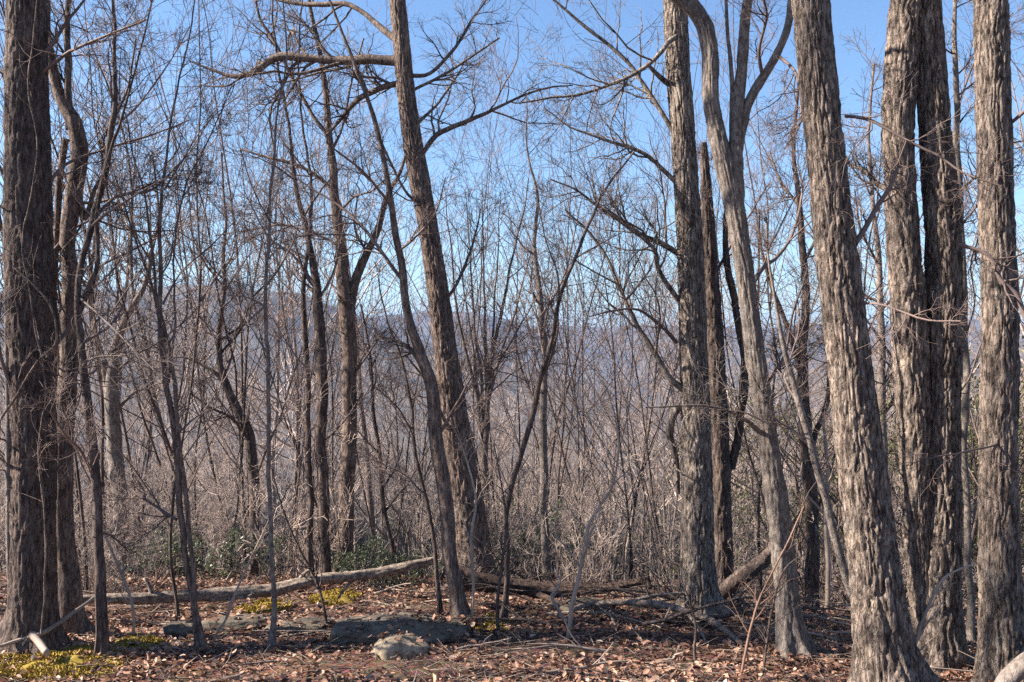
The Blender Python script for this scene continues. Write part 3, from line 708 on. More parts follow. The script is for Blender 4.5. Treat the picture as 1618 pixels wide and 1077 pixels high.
# --- pale vines climbing the left trunk
for q, (pts, lab) in enumerate([
    ([(66, 1000, 4), (72, 900, 4), (70, 800, 4), (62, 700, 4), (72, 620, 4), (60, 540, 4), (46, 460, 3), (36, 380, 4), (50, 300, 3), (58, 220, 3), (44, 140, 3), (52, 60, 3), (60, -10, 3)], 'pale vine zigzagging up the face of the thick dark left trunk'),
    ([(20, 1010, 12), (16, 900, 11), (14, 780, 11), (14, 650, 11), (12, 500, 10), (10, 350, 9), (12, 200, 8), (14, 60, 7), (16, -10, 6)], 'stout grey lichened vine up the left side of the thick dark left trunk'),
    ([(3, 660, 5), (30, 620, 5), (60, 570, 5), (90, 535, 4), (72, 470, 4), (20, 420, 3)], 'thin pale vine looping across the thick dark left trunk at ridge height')]):
    Pv = wob(spline(wpath(pts, 7.22 if q != 1 else 7.4), .05), .012, 90 + q, 5)
    V, f = bark_tube(Pv[:, :3], Pv[:, 3], 8, .001, 60 + q, spacing=.03)
    g = Geo().raw(V, f); Q = resample(Pv, 12)[None]
    A, Ar = grow(rng, Q[..., :3], Q[..., 3], 12, 5, .07, .9, .5, wig=.25, trop=.02, rmin=.0015); g.tubes(A, Ar, 3)
    o0 = Pv[0, :3]
    o = link('vine', g.mesh('vine', M_smooth if q == 1 else M_warm, o0), None, tuple(o0)); o['label'] = lab; o['category'] = 'vine'; o['group'] = 'vines on the left trunk'

# ------------------------------------------------------------------ fallen wood
def log(name, label, cat, pts, dep, m, k=26, amp=.005, seed=1, subs=(), knob=.12, group=None, rest=None):
    P = np.array([[*px(x, y, d), w * d / F / 2] for (x, y, w), d in zip(pts, dep)])
    S = wob(spline(P, .025), .012, seed)
    V, q = bark_tube(S[:, :3], S[:, 3], k, amp, seed, spacing=.033, knob=knob, caps=True)
    o0 = P[len(P) // 2, :3].copy(); o0[2] = G(o0[0], o0[1])
    root = empty(name, tuple(o0), label, cat, group)
    link('stem', make_mesh('stem', V - o0, q, m), root)
    for z, (sp, dd) in enumerate(subs):
        P = np.array([[*px(x, y, d), w * d / F / 2] for (x, y, w), d in zip(sp, dd)])
        S = wob(spline(P, .04), .01, seed + z + 5)
        V, q = bark_tube(S[:, :3], S[:, 3], 8, .0015, seed + z, spacing=.03, knob=.1, caps=True)
        g = Geo().raw(V, q); Q = resample(S, 8)[None]
        A, Ar = grow(rng, Q[..., :3], Q[..., 3], 4, 5, .3, .8, .5, wig=.2, trop=0, rmin=.002); g.tubes(A, Ar, 4)
        link('branch', g.mesh('branch', m, o0), root)
    return root
log('fallen_log', 'long thin weathered fallen trunk rising gently right across the left half', 'log',
    [(88, 950, 12), (160, 945, 15), (240, 944, 17), (310, 943, 18), (370, 936, 18), (430, 931, 18), (500, 916, 18), (560, 909, 17), (620, 900, 16), (655, 891, 15), (690, 884, 14)],
    [8.4, 8.5, 8.65, 8.8, 8.95, 9.1, 9.25, 9.4, 9.5, 9.55, 9.6], M_log, seed=41, k=26, amp=.009, knob=.22,
    subs=[([(330, 948, 9), (365, 946, 7), (400, 940, 5)], [8.8, 8.9, 8.95]), ([(560, 915, 6), (545, 930, 5), (535, 945, 4)], [9.4, 9.3, 9.2]), ([(240, 940, 8), (236, 925, 7), (228, 912, 4)], [8.65, 8.65, 8.65]), ([(470, 920, 8), (478, 908, 7), (492, 898, 4)], [9.2, 9.2, 9.2])])
log('rotting_log', 'dark reddish rotting log lying right of the central trunks', 'log',
    [(700, 903, 24), (725, 912, 34), (770, 920, 34), (820, 926, 30), (865, 932, 24), (920, 931, 16), (960, 928, 13), (1000, 920, 11), (1026, 914, 11)],
    [8.95, 8.95, 8.95, 8.95, 8.95, 8.95, 8.95, 8.95, 8.95], M_rot, seed=42, k=36, amp=.016, knob=.3,
    subs=[([(1020, 914, 9), (1024, 922, 9), (1028, 930, 6)], [8.95, 8.93, 8.9]), ([(840, 935, 12), (880, 950, 9), (910, 960, 6)], [8.95, 8.8, 8.6])])
log('fallen_branch', 'thin grey fallen branch arched over the leaves in front of the straight thick trunk', 'branch',
    [(905, 962, 8), (940, 953, 9), (990, 951, 10), (1040, 955, 11), (1080, 965, 12), (1120, 978, 11), (1150, 1000, 9), (1176, 1022, 7)],
    [8.5, 8.5, 8.4, 8.3, 8.2, 8.05, 7.8, 7.5], M_dead, seed=43, k=14, amp=.003,
    subs=[([(1000, 950, 7), (1040, 940, 6), (1085, 938, 5), (1120, 950, 4)], [8.4, 8.5, 8.6, 8.7]),
          ([(940, 953, 5), (965, 975, 4), (975, 1000, 3)], [8.5, 8.2, 7.9]),
          ([(1085, 966, 6), (1110, 1000, 5), (1118, 1030, 3)], [8.2, 7.8, 7.5]), ([(1060, 960, 5), (1045, 990, 4), (1035, 1005, 3)], [8.2, 8., 7.8])])
log('leaning_deadwood', 'dark dead limb slanting up right from behind the straight thick trunk', 'branch',
    [(1105, 965, 22), (1135, 942, 24), (1165, 915, 24), (1195, 893, 24), (1222, 868, 20), (1240, 845, 12)],
    [9.3, 9.25, 9.2, 9.2, 9.2, 9.2], M_dark, seed=44, k=20, amp=.006,
    subs=[([(1190, 895, 9), (1215, 905, 7), (1240, 890, 5)], [9.2, 9.1, 9.0])])
log('dead_branch', 'curling pale dead branch lying on leaves left of the thick dark trunk foot', 'branch',
    [(0, 1022, 6), (35, 1010, 7), (70, 998, 8), (105, 975, 7), (140, 950, 5), (170, 925, 4)], [7.2, 7.3, 7.35, 7.6, 7.8, 7.9], M_brush, seed=45, k=8, amp=.001,
    subs=[([(50, 1003, 12), (62, 1015, 12), (76, 1033, 11)], [7.1, 7.05, 6.95])])
log('foreground_limb', 'smooth grey limb poking into the bottom right corner', 'branch',
    [(1560, 1130, 30), (1585, 1088, 30), (1604, 1062, 29), (1630, 1040, 27), (1680, 1015, 25)], [4.6, 4.6, 4.6, 4.6, 4.7], M_smooth, seed=46, k=24, amp=.001, knob=.02)
for q in range(20):
    xs = rng.uniform(850, 1180); ys = rng.uniform(932, 1000); Y0 = base_on_ground(xs, ys); a0 = rng.uniform(-.35, .35) + (pi if q % 2 else 0); L = rng.uniform(.7, 1.7)
    t = np.linspace(0, 1, 9); X = (xs - 809) / F * Y0 + L * t * cos(a0); Yy = Y0 + L * t * sin(a0) * .6; arch = rng.uniform(.05, .3)
    P = np.stack([X, Yy, G(X, Yy) + .03 + arch * np.sin(t * pi * rng.uniform(.5, 1)), .018 * rng.uniform(.6, 1.2) * (1 - .7 * t)], 1)
    S = wob(spline(P, .05), .05, 700 + q, 2.); V, f = bark_tube(S[:, :3], S[:, 3], 8, .002, 710 + q, spacing=.03, knob=.15, caps=True); g = Geo().raw(V, f)
    A, Ar = grow(rng, resample(S, 10)[None][..., :3], resample(S, 10)[None][..., 3], 7, 7, .45, .8, .55, wig=.3, trop=.02, rmin=.003); g.tubes(A, Ar, 5)
    B_, Br = grow(rng, A, Ar, 3, 4, .5, .8, .6, wig=.3, trop=0, rmin=.002); g.tubes(B_, Br, 3)
    o0 = P[0, :3]; o = link('dead_branch', g.mesh('dead_branch', M_dark if q % 4 else M_dead, o0), None, tuple(o0)); o['label'] = 'forking dead branch in the deadfall tangle below the straight thick trunk'; o['category'] = 'branch'; o['group'] = 'deadfall tangle branches'
# random sticks lying about
stick_lab = ['thin brown stick lying on the leaves, one of many', 'short grey stick lying among the fallen leaves']
for q in range(70):
    Y0 = rng.uniform(6.2, 10.5); X0 = rng.uniform(-.6, .6) * Y0; L = rng.uniform(.25, 1.1); a = rng.uniform(-.5, .5) + (pi if rng.random() < .5 else 0)
    t = np.linspace(0, 1, 7); X = X0 + L * t * cos(a) + .04 * rng.normal(size=7).cumsum() * .5; Yy = Y0 + L * t * sin(a) + .04 * rng.normal(size=7).cumsum() * .5
    Z = G(X, Yy) + .02 + t * rng.uniform(0, .12)
    w = rng.uniform(.005, .016); P = np.stack([X, Yy, Z], 1)[None]; R = (w * (1 - .6 * t))[None]
    g = Geo().tubes(P, R, 6); A, Ar = grow(rng, P, R, 3, 4, .35, .7, .6, wig=.15, trop=0, rmin=.002); g.tubes(A, Ar, 4)
    o0 = P[0, 0]; kind = 0 if rng.random() < .5 else 1
    o = link('stick', g.mesh('stick', M_dead if kind == 0 else M_brush, o0), None, tuple(o0)); o['label'] = stick_lab[kind]; o['category'] = 'stick'; o['group'] = ['brown sticks on the leaf litter', 'grey sticks on the leaf litter'][kind]

# ------------------------------------------------------------------ rocks
def rock(label, *aa, **kw_):
    _rock(label, *aa, **kw_)
def _rock(label, x, y, w, h, dep, seed, flat=1., ang=.25, sharp=1., m=None):
    c = px(x, y, dep); nu, nvv = 80, 44
    u = np.arange(nu) / nu * 2 * pi; v = np.linspace(.02, pi - .02, nvv)
    X = np.sin(v)[:, None] * np.cos(u); Yv = np.sin(v)[:, None] * np.sin(u); Z = np.cos(v)[:, None] * np.ones_like(u)
    n = fbm(X * 1.3 + 9, Yv * 1.3, Z * 1.3, seed, 4); n2 = np.abs(vnoise(X * 2.5, Yv * 2.5, Z * 2.5 + 4, seed + 7) - .5)
    rr_ = np.random.default_rng(seed); r = .92 + 0 * n; D = np.stack([X, Yv, Z], -1)
    for _q in range(16):
        pn = nrm(rr_.normal(size=3) * [1, 1, .8]); dt = D @ pn
        r = np.minimum(r, np.where(dt > .05, rr_.uniform(.6, .86) / np.maximum(dt, .05), 9))
    r = r + .12 * (n - .5) + .07 * (fbm(X * 6, Yv * 6, Z * 6, seed + 3, 3) - .5)
    hw = w * dep / F / 2; hh = h * dep / F
    V = np.stack([X * r * hw, Yv * r * hw * flat, np.sign(Z) * np.abs(Z) ** .8 * r * hh * .62], -1).reshape(-1, 3)
    i = (np.arange(nvv - 1) * nu)[:, None]; j = np.arange(nu)[None]; q = np.stack([i + j, i + nu + j, i + nu + (j + 1) % nu, i + (j + 1) % nu], -1).reshape(-1, 4)
    g0 = float(G(c[0], dep))
    o = link('rock', make_mesh('rock', V, q, m or M_rock), None, (c[0], dep, g0 + hh * .12)); o.rotation_euler.z = ang
    o['label'] = label; o['category'] = 'rock'
    ca, sa = cos(ang), sin(ang); VV = V.copy(); VV[:, 0], VV[:, 1] = V[:, 0] * ca - V[:, 1] * sa, V[:, 0] * sa + V[:, 1] * ca
    ROCKS.append(VV + [c[0], dep, g0 + hh * .12])
ROCKS = []
rock('rounded sunlit boulder in the leaves in front of the flat dark slab', 635, 1028, 100, 48, 7.2, 3, .8, m=M_tan)
rock('broad flat dark slab of rock behind the rounded sunlit boulder', 625, 1008, 290, 46, 7.85, 5, .6, .05, 1.6)
rock('low grey stone showing through leaves below the long thin log', 475, 980, 130, 20, 8.3, 6, .5)
rock('small mossy stone beside the foot of the twin stemmed sapling', 285, 985, 60, 34, 8.2, 8, .8)
rock('low shaded stone slab left of the pole sapling foot', 370, 985, 130, 30, 8.4, 10, .5)
rock('dark rock under the rotting log', 930, 960, 110, 36, 8.8, 12, .6)
rock('small grey stone right of the twisting pale tree foot', 1310, 1030, 40, 18, 7.3, 14, .8)

# ------------------------------------------------------------------ leaf litter, moss, twig litter
n = 64000
Yl = 5.2 + 8.3 * rng.random(n) ** .9; Xl = rng.uniform(-.64, .64, n) * (Yl + .5)
keep = vnoise(Xl * 1.6, Yl * 2.2, 0, 77) > .12 + .25 * rng.random(n); Xl, Yl = Xl[keep], Yl[keep]; n = len(Xl)
BASES = [tuple(o.location) for o in COL.objects if o.type == 'EMPTY' and o.get('category') == 'tree' and o.location.y < 11]
bx, by, bl = [], [], []
for (x0, y0, z0) in BASES:
    m = 550; rr = .08 + .5 * rng.random(m); th = rng.uniform(0, 2 * pi, m); bx.append(x0 + rr * np.cos(th)); by.append(y0 + rr * np.sin(th)); bl.append(.07 * np.exp(-rr / .22) * rng.random(m))
Zl = np.concatenate([G(Xl, Yl), G(np.concatenate(bx), np.concatenate(by)) + np.concatenate(bl)]); Xl = np.concatenate([Xl] + bx); Yl = np.concatenate([Yl] + by); n = len(Xl)
for RV in ROCKS:
    lo, hi_ = RV.min(0), RV.max(0)
    ii = np.where((Xl > lo[0]) & (Xl < hi_[0]) & (Yl > lo[1]) & (Yl < hi_[1]))[0]
    top = RV[RV[:, 2] > RV[:, 2].mean()]
    for q in ii:
        dd_ = (top[:, 0] - Xl[q]) ** 2 + (top[:, 1] - Yl[q]) ** 2; w = dd_.argmin()
        if dd_[w] < .003 and top[w, 2] > Zl[q]: Zl[q] = top[w, 2] if rng.random() < .55 else Zl[q]
pos = np.stack([Xl, Yl, Zl + rng.uniform(.0, .035, n)], 1)
d = rng.normal(size=(n, 3)); d[:, 2] *= .28; up = rng.normal(size=(n, 3)) * .38 + [0, 0, 1]
L = .02 + .055 * rng.random(n) ** 1.6
V, q = leaf_geo(pos, d, up, L, L * rng.uniform(.45, .7, n), rng.uniform(-.1, .35, n), rng.uniform(-.5, .8, n))
ti = np.clip(rng.normal(.5, .24, n) + .5 * (vnoise(Xl * .9, Yl * .9, 0, 78) - .5), 0, .93); ti = np.where(rng.random(n) < .012, 1., ti)
link('fallen_leaves', make_mesh('fallen_leaves', V, q, M_leaf, np.repeat(ti, 6)), kind='stuff', label='brown dead leaves carpeting the ground')
# twig litter
n = 4000
Yl = rng.uniform(5.6, 13, n); Xl = rng.uniform(-.64, .64, n) * Yl; a = rng.uniform(0, 2 * pi, n); L = rng.uniform(.08, .45, n)
t = np.linspace(0, 1, 3)[None]; Xp = Xl[:, None] + t * (L * np.cos(a))[:, None] + rng.normal(size=(n, 3)) * .008; Yp = Yl[:, None] + t * (L * np.sin(a))[:, None] + rng.normal(size=(n, 3)) * .008
Zp = G(Xp, Yp) + .022 + t * rng.uniform(-.01, .09, n)[:, None]
g = Geo().tubes(np.stack([Xp, Yp, Zp], -1), rng.uniform(.0015, .005, n)[:, None] * np.linspace(1, .5, 3)[None], 3)
link('twig_litter', g.mesh('twig_litter', M_dead), kind='stuff', label='fine dead twigs strewn over the leaves')

def moss(label, x, y, w, h, seed):
    dep = base_on_ground(x, y); c = px(x, y, dep); hw = w * dep / F / 2
    hd = max(.12, abs(base_on_ground(x, y - h / 2) - base_on_ground(x, y + h / 2)) / 2)
    r = np.random.default_rng(seed); m = int(min(8000, 7000 * hw * hd * 4 + 800))
    rr = np.sqrt(r.random(m)); th = r.uniform(0, 2 * pi, m)
    lx, ly = rr * np.cos(th), rr * np.sin(th); edge = 1 - (rr * (1.2 - .6 * vnoise(lx * 2, ly * 2, 0, seed))) ** 3
    k = edge > .1; lx, ly, edge = lx[k], ly[k], edge[k]; m = len(lx)
    X = c[0] + lx * hw; Yv = dep + ly * hd; Z = G(X, Yv) + .005 + .045 * edge * (.4 + vnoise(X * 9, Yv * 9, 0, seed + 3))
    p = np.stack([X, Yv, Z], 1); dd = r.normal(size=(m, 3)) * .5 + [0, 0, .7]; uu = r.normal(size=(m, 3)) + [0, 0, .3]; LL = r.uniform(.012, .03, m)
    V, q = leaf_geo(p - [0, 0, .01], dd, uu, LL, LL * .55, np.full(m, .1), np.zeros(m)); nl = len(V)
    ra = np.linspace(.02, 1, 14)[:, None]; ta = (np.arange(36) / 36 * 2 * pi)[None]; re_ = ra * (.78 + .35 * vnoise(np.cos(ta) * 1.8, np.sin(ta) * 1.8, 0, seed + 11))
    MX = c[0] + re_ * np.cos(ta) * hw; MY = dep + re_ * np.sin(ta) * hd; MZ = G(MX, MY) - .01 + (.05 * (1 - ra ** 3)) * (.5 + vnoise(MX * 8, MY * 8, 0, seed + 3))
    i_ = (np.arange(13) * 36)[:, None]; j_ = np.arange(36)[None]; mq = np.stack([i_ + j_, i_ + 36 + j_, i_ + 36 + (j_ + 1) % 36, i_ + (j_ + 1) % 36], -1).reshape(-1, 4) + nl
    V = np.vstack([V, np.stack([MX, MY, MZ], -1).reshape(-1, 3)]); q = np.vstack([q, mq])
    o = link('moss_patch', make_mesh('moss_patch', V, q, M_moss, np.concatenate([np.repeat(np.clip(r.normal(.6, .22, m), 0, 1), 6), .25 + .5 * vnoise(MX * 14, MY * 14, 0, seed + 4).ravel()])), kind='stuff', label=label)
moss('bright yellow green moss cushion in the bottom left corner', 92, 1052, 230, 56, 1)
moss('moss under the long thin log', 420, 962, 90, 26, 2)
moss('moss beside the foot of the V forked tree', 530, 946, 80, 22, 3)
moss('moss between the twisted and twin stemmed saplings', 215, 1020, 90, 26, 4)
moss('moss at the foot of the rotting log', 775, 990, 70, 30, 6)

# ------------------------------------------------------------------ woodland tree kinds (built once, copied)
def tree_kind(seed, H, r0, clean, nl, lang=.75, lr=.42, stems=1, wig=.05, dens=(7, 6, 4), spread=0., m=None, tm=None):
    r = np.random.default_rng(seed); tg, cg = Geo(), Geo()
    for s in range(stems):
        h = H * r.uniform(.75, 1) if s else H
        d = nrm(np.array([r.normal() * (.05 + spread), r.normal() * (.05 + spread), 1.])); p = np.array([0, 0, -.5]) + np.array([r.normal(), r.normal(), 0]) * (.06 if stems > 1 else 0)
        n = 14; P = [p]
        for q in range(n):
            d = nrm(d + wig * r.normal(size=3) + np.array([0, 0, .03])); p = p + d * (h + .5) / n; P.append(p)
        P = np.array(P); R = r0 * (1 - .9 * np.linspace(0, 1, n + 1) ** 1.2)
        S = spline(np.hstack([P, R[:, None]]), max(.12, H / 60))
        kk = 12 if r0 > .06 else 7
        V, q = bark_tube(S[:, :3], S[:, 3], kk, .004 if r0 > .06 else .001, seed + s, ground=0, flare=.3, spacing=.06, knob=.06); tg.raw(V, q)
        Q = resample(S, 16)[None]
        A, Ar = grow(r, Q[..., :3], Q[..., 3], nl, 9, lr, lang, .55, t0=clean, wig=.13, trop=.09); cg.tubes(A, Ar, 5)
        B_, Br = grow(r, A, Ar, dens[0], 6, .42, .7, .6, t0=.15, wig=.18, trop=.08, rmin=.004); cg.tubes(B_, Br, 3)
        C_, Cr = grow(r, B_, Br, dens[1], 4, .42, .7, .65, t0=.15, wig=.2, trop=.06, rmin=.0028, lmin=.1); cg.tubes(C_, Cr, 3)
        if dens[2]:
            D_, Dr = grow(r, C_, Cr, dens[2], 3, .5, .6, .7, t0=.2, wig=.2, trop=.05, rmin=.0022, lmin=.1); cg.tubes(D_, Dr, 3)
    return (tg.mesh('trunk', tm or M_mid), cg.mesh('crown', m or M_far))
kinds_tall = [tree_kind(100 + q, 15.5, .105, .3 + .05 * (q % 3), 15, dens=(7, 6, 3), lang=.85) for q in range(5)]
kinds_pole = [tree_kind(200 + q, 9.5, .042, .2, 13, lang=.75, lr=.36, wig=.085, dens=(6, 5, 3)) for q in range(4)]
kinds_multi = [tree_kind(300 + q, 6.5, .032, .2, 6, lang=.8, lr=.36, stems=4, wig=.15, dens=(5, 4, 3), spread=.3) for q in range(3)]
kinds_tangle = [tree_kind(350 + q, 3.4, .014, .08, 7, lang=1., lr=.5, stems=5, wig=.2, dens=(5, 4, 2), spread=.5) for q in range(3)]
kinds_whip = [tree_kind(250 + q, 8.5, .021, .12, 12, lang=.62, lr=.48, wig=.085, dens=(5, 3, 1), m=M_twig, tm=M_dark) for q in range(6)]
kinds_brush = [tree_kind(400 + q, 1.9, .009, .1, 5, lang=.7, lr=.4, stems=8, wig=.12, dens=(4, 3, 0), spread=.35) for q in range(4)]
def f_low(nt, b):
    g_ = N_(nt, 'ShaderNodeNewGeometry'); n = N_(nt, 'ShaderNodeTexNoise', Scale=.0075, Detail=5, Roughness=.6); nt.links.new(g_.outputs['Position'], n.inputs[0])
    oi = N_(nt, 'ShaderNodeObjectInfo'); v = ramp(nt, n.outputs[0], [(.38, (.035, .04, .042)), (.48, (.095, .08, .07)), (.62, (.165, .135, .108))])
    nt.links.new(mixc(nt, 1., v, ramp(nt, oi.outputs['Random'], [(0, (.7, .7, .7)), (1, (1.25, 1.2, 1.15))]), 'MULTIPLY'), b.inputs['Base Color'])
M_lowt = mat('distant_wood_twig', f_low)
kinds_low = [tree_kind(500 + q, 14, .14, .3, 8, dens=(4, 0, 0), wig=.05, m=M_lowt, tm=M_lowt) for q in range(3)]

ZONES = [(-9e9, 250, 'left of the twin stemmed sapling'), (250, 430, 'between the twin stemmed and pole saplings'), (430, 560, 'between the pole sapling and V forked tree'),
         (560, 700, 'between the V forked tree and central oak'), (700, 870, 'right behind the many stemmed fan tree'), (870, 1070, 'between the pale tree and straight thick trunk'),
         (1070, 1330, 'between the straight and broad leaning trunks'), (1330, 9e9, 'right of the broad leaning trunk')]
def zone(X, Y):
    x = 809 + X / Y * F
    return [z for a, b, z in ZONES if a <= x < b][0]
def place(kinds, name, X, Y, sc, label, cat, group, m=None):
    tm, cm = kinds[rng.integers(len(kinds))]
    if label in SHORT and abs(X) < .7 * Y: z = zone(X, Y); label = SHORT[label] + ' ' + z; group = group + ' ' + z
    root = empty(name, (X, Y, float(G(X, Y))), label, cat, group, rz=rng.uniform(0, 2 * pi))
    root.scale = (sc, sc, sc * rng.uniform(.92, 1.1)); root.rotation_euler.x = rng.normal() * .045; root.rotation_euler.y = rng.normal() * .045
    link('trunk', tm, root); link('crown', cm, root)
    return root
def topcap(X, Y):
    """how tall trees stand across the slope: lower in the middle where the view opens"""
    x = 809 + X / Y * F
    c = np.interp(x, [-200, 250, 450, 640, 760, 980, 1060, 1250, 1900], [-250, -120, 40, 300, 320, 300, 200, 20, -120])
    return c
SHORT = {'bare grey tree in the crowded woods on the falling slope': 'bare grey slope tree', 'whip thin bare sapling reaching up among the larger trunks': 'whip thin bare sapling',
         'young bare tree with thin upright stem just below the crest': 'young upright bare tree', 'bare clump of several thin stems just below the crest': 'bare clump of several thin stems',
         'tangled bare brush growing along the crest of the knoll': 'tangled low brush on the crest', 'small bare shrub sprouting from the leaf litter on the knoll': 'small bare shrub in the leaves',
         'tangled bare thicket of curling stems just below the crest': 'thicket of curling bare stems'}
cnt = 0
Yv = 12.5
while Yv < 95:
    wdt = Yv * .62 + 2; dens_ = np.interp(Yv, [12, 20, 40, 95], [.085, .065, .045, .03])
    m = rng.poisson(dens_ * 2 * wdt * 2.0)
    for _ in range(m):
        if cnt >= 215: break
        X = rng.uniform(-wdt, wdt); Y = Yv + rng.uniform(0, 2.0); zb = float(G(X, Y)); xs = 809 + X / Y * F
        tall = rng.random() < np.interp(xs, [0, 600, 700, 1000, 1100, 1618], [.2, .2, .07, .07, .22, .3])
        cap = (topcap(X, Y) + rng.uniform(-60, 160)) if tall else rng.uniform(560, 720)
        Hm = (538.5 - cap) / F * Y - zb
        if Y < 26 and not tall:
            if rng.random() < .35: place(kinds_pole, 'young_tree', X, Y, np.clip(Hm / 9.5, .3, 1.05), 'young bare tree with thin upright stem just below the crest', 'tree', 'young bare trees just below the crest')
            elif rng.random() < .5 or Hm > 4.5: place(kinds_multi, 'clump_tree', X, Y, np.clip(Hm / 6.5, .4, 1.25), 'bare clump of several thin stems just below the crest', 'tree', 'many stemmed clumps just below the crest')
            else: place(kinds_tangle, 'thicket_bush', X, Y, np.clip(Hm / 3.4, .5, 1.5), 'tangled bare thicket of curling stems just below the crest', 'bush', 'bare thickets just below the crest')
        elif Y < 22: place(kinds_pole, 'young_tree', X, Y, np.clip(Hm / 9.5, .4, 1.3), 'young bare tree with thin upright stem just below the crest', 'tree', 'young bare trees just below the crest')
        else:
            s = np.clip(Hm / 15.5, .3, 1.12); K = kinds_tall if s > .5 or Y > 40 else kinds_pole
            if K is kinds_pole: s = np.clip(Hm / 9.5, .4, 1.5)
            place(K, 'bare_tree', X, Y, s, 'bare grey tree in the crowded woods on the falling slope', 'tree', 'bare trees on the slope below')
        cnt += 1
    Yv += 2.0
print('slope trees', cnt)
# brush along the crest
for q in range(68):
    Y = rng.uniform(8.6, 24) if q % 3 else rng.uniform(10.5, 15); xs = rng.choice([rng.uniform(60, 660), rng.uniform(640, 1060), rng.uniform(1120, 1640)], p=[.55, .25, .2])
    if Y < 11 and 560 < xs < 1200: Y += 4
    X = (xs - 809) / F * Y; zb = float(G(X, Y)); cap = topcap(X, Y) + rng.uniform(-150, 120)
    if q >= 58: xs = rng.uniform(640, 1060); Y = rng.uniform(13, 24); X = (xs - 809) / F * Y; zb = float(G(X, Y)); cap = rng.uniform(20, 260)
    Hm = (538.5 - cap) / F * Y - zb
    place(kinds_whip, 'whip_tree', X, Y, np.clip(Hm / 8.5, .4, 1.35), 'whip thin bare sapling reaching up among the larger trunks', 'sapling', 'thin bare saplings among the larger trunks')
for q in range(26):
    Y = rng.uniform(10.9, 14.5); X = rng.uniform(-.62, .62) * Y
    place(kinds_brush, 'brush', X, Y, rng.uniform(.6, 1.25), 'tangled bare brush growing along the crest of the knoll', 'bush', 'bare brush along the crest')
for q in range(7):
    Y = rng.uniform(10.6, 13.5); X = rng.uniform(-.62, -.22) * Y
    place(kinds_tangle, 'thicket_bush', X, Y, rng.uniform(.35, .62), 'tangled bare thicket crowding the left side behind the long log', 'bush', 'thickets behind the log')
for q in range(12):
    Y = rng.uniform(9.3, 10.6); X = rng.uniform(-.6, -.42) * Y if q < 6 else rng.uniform(-.05, .55) * Y
    place(kinds_brush, 'brush', X, Y, rng.uniform(.35, .8), 'small bare shrub sprouting from the leaf litter on the knoll', 'bush', 'small bare shrubs on the knoll')

for X, Y, s in [(-9.5, 6.5, .9), (-13.5, 7.9, 1.)]:
    place(kinds_tall, 'bare_tree', X, Y, s, 'bare grey tree on the knoll beyond the left edge, only its shade in view', 'tree', 'bare trees beyond the left edge')
# lone foreground shoots traced from the photo
shoots = [
    ([(893, 1040, 6), (900, 985, 8), (905, 950, 8), (922, 880, 7), (930, 830, 6), (948, 800, 5), (968, 765, 4), (978, 700, 3), (968, 640, 2)], 7.6, M_brush, 'pale crooked shoot standing in front of the thin end of the rotting log'),
    ([(1168, 1085, 5), (1178, 1030, 5), (1188, 985, 5), (1198, 950, 4), (1222, 900, 3.5), (1248, 850, 3), (1270, 800, 2)], 6.6, M_twig2, 'reddish shoot leaning right at the foot of the twisting pale tree'),
    ([(1436, 1090, 7), (1446, 1020, 7), (1462, 970, 6), (1480, 930, 5), (1498, 908, 4), (1540, 890, 3)], 5.9, M_brush, 'pale forked twig in front of the double trunk'),
    ([(338, 1010, 4), (358, 975, 4), (375, 930, 4), (398, 880, 3), (425, 820, 2)], 7.7, M_brush, 'thin pale shoot leaning right beside the twin stemmed sapling'),
    ([(1205, 1075, 5), (1212, 1010, 5), (1222, 950, 4), (1240, 900, 3), (1262, 880, 2)], 6.7, M_dark, 'thin dark shoot just left of the twisting pale tree foot'),
    ([(745, 1000, 5), (748, 930, 5), (744, 850, 5), (752, 790, 4), (735, 720, 3), (700, 640, 2)], 8.1, M_brush, 'pale thin shoot against the foot of the large central oak'),
    ([(788, 1020, 6), (786, 960, 6), (792, 900, 5), (800, 840, 5), (795, 780, 3), (780, 700, 2)], 7.8, M_dark, 'dark shoot in front of the rotting log near the leaning sapling'),
    ([(1105, 1080, 5), (1098, 1030, 5), (1100, 990, 4), (1090, 950, 3), (1070, 900, 2)], 6.9, M_dark, 'thin dark shoot in front of the straight thick trunk foot'),
    ([(210, 960, 5), (190, 900, 5), (170, 855, 4), (158, 830, 4)], 8., M_brush, 'broken pale stick leaning against the thin tree on the left'),
    ([(515, 975, 5), (500, 920, 5), (470, 860, 4), (445, 800, 3), (430, 740, 2)], 8.3, M_dark, 'thin dark shoot crossing the long thin log toward the left'),
    ([(620, 870, 8), (606, 800, 8), (600, 720, 7), (590, 650, 6), (585, 560, 4), (570, 480, 3)], 12.2, M_dark, 'dark thin sapling beyond the raised end of the long log'),
    ([(1306, 985, 10), (1308, 900, 10), (1304, 820, 9), (1308, 740, 7), (1300, 660, 5)], 10.5, M_brush, 'short pale trunk behind the leaning pale sapling on the right'),
    ([(895, 985, 6), (880, 960, 6), (872, 940, 5), (885, 920, 4), (878, 900, 3)], 8.2, M_brush, 'curly pale root tangle at the thin end of the rotting log'),
]
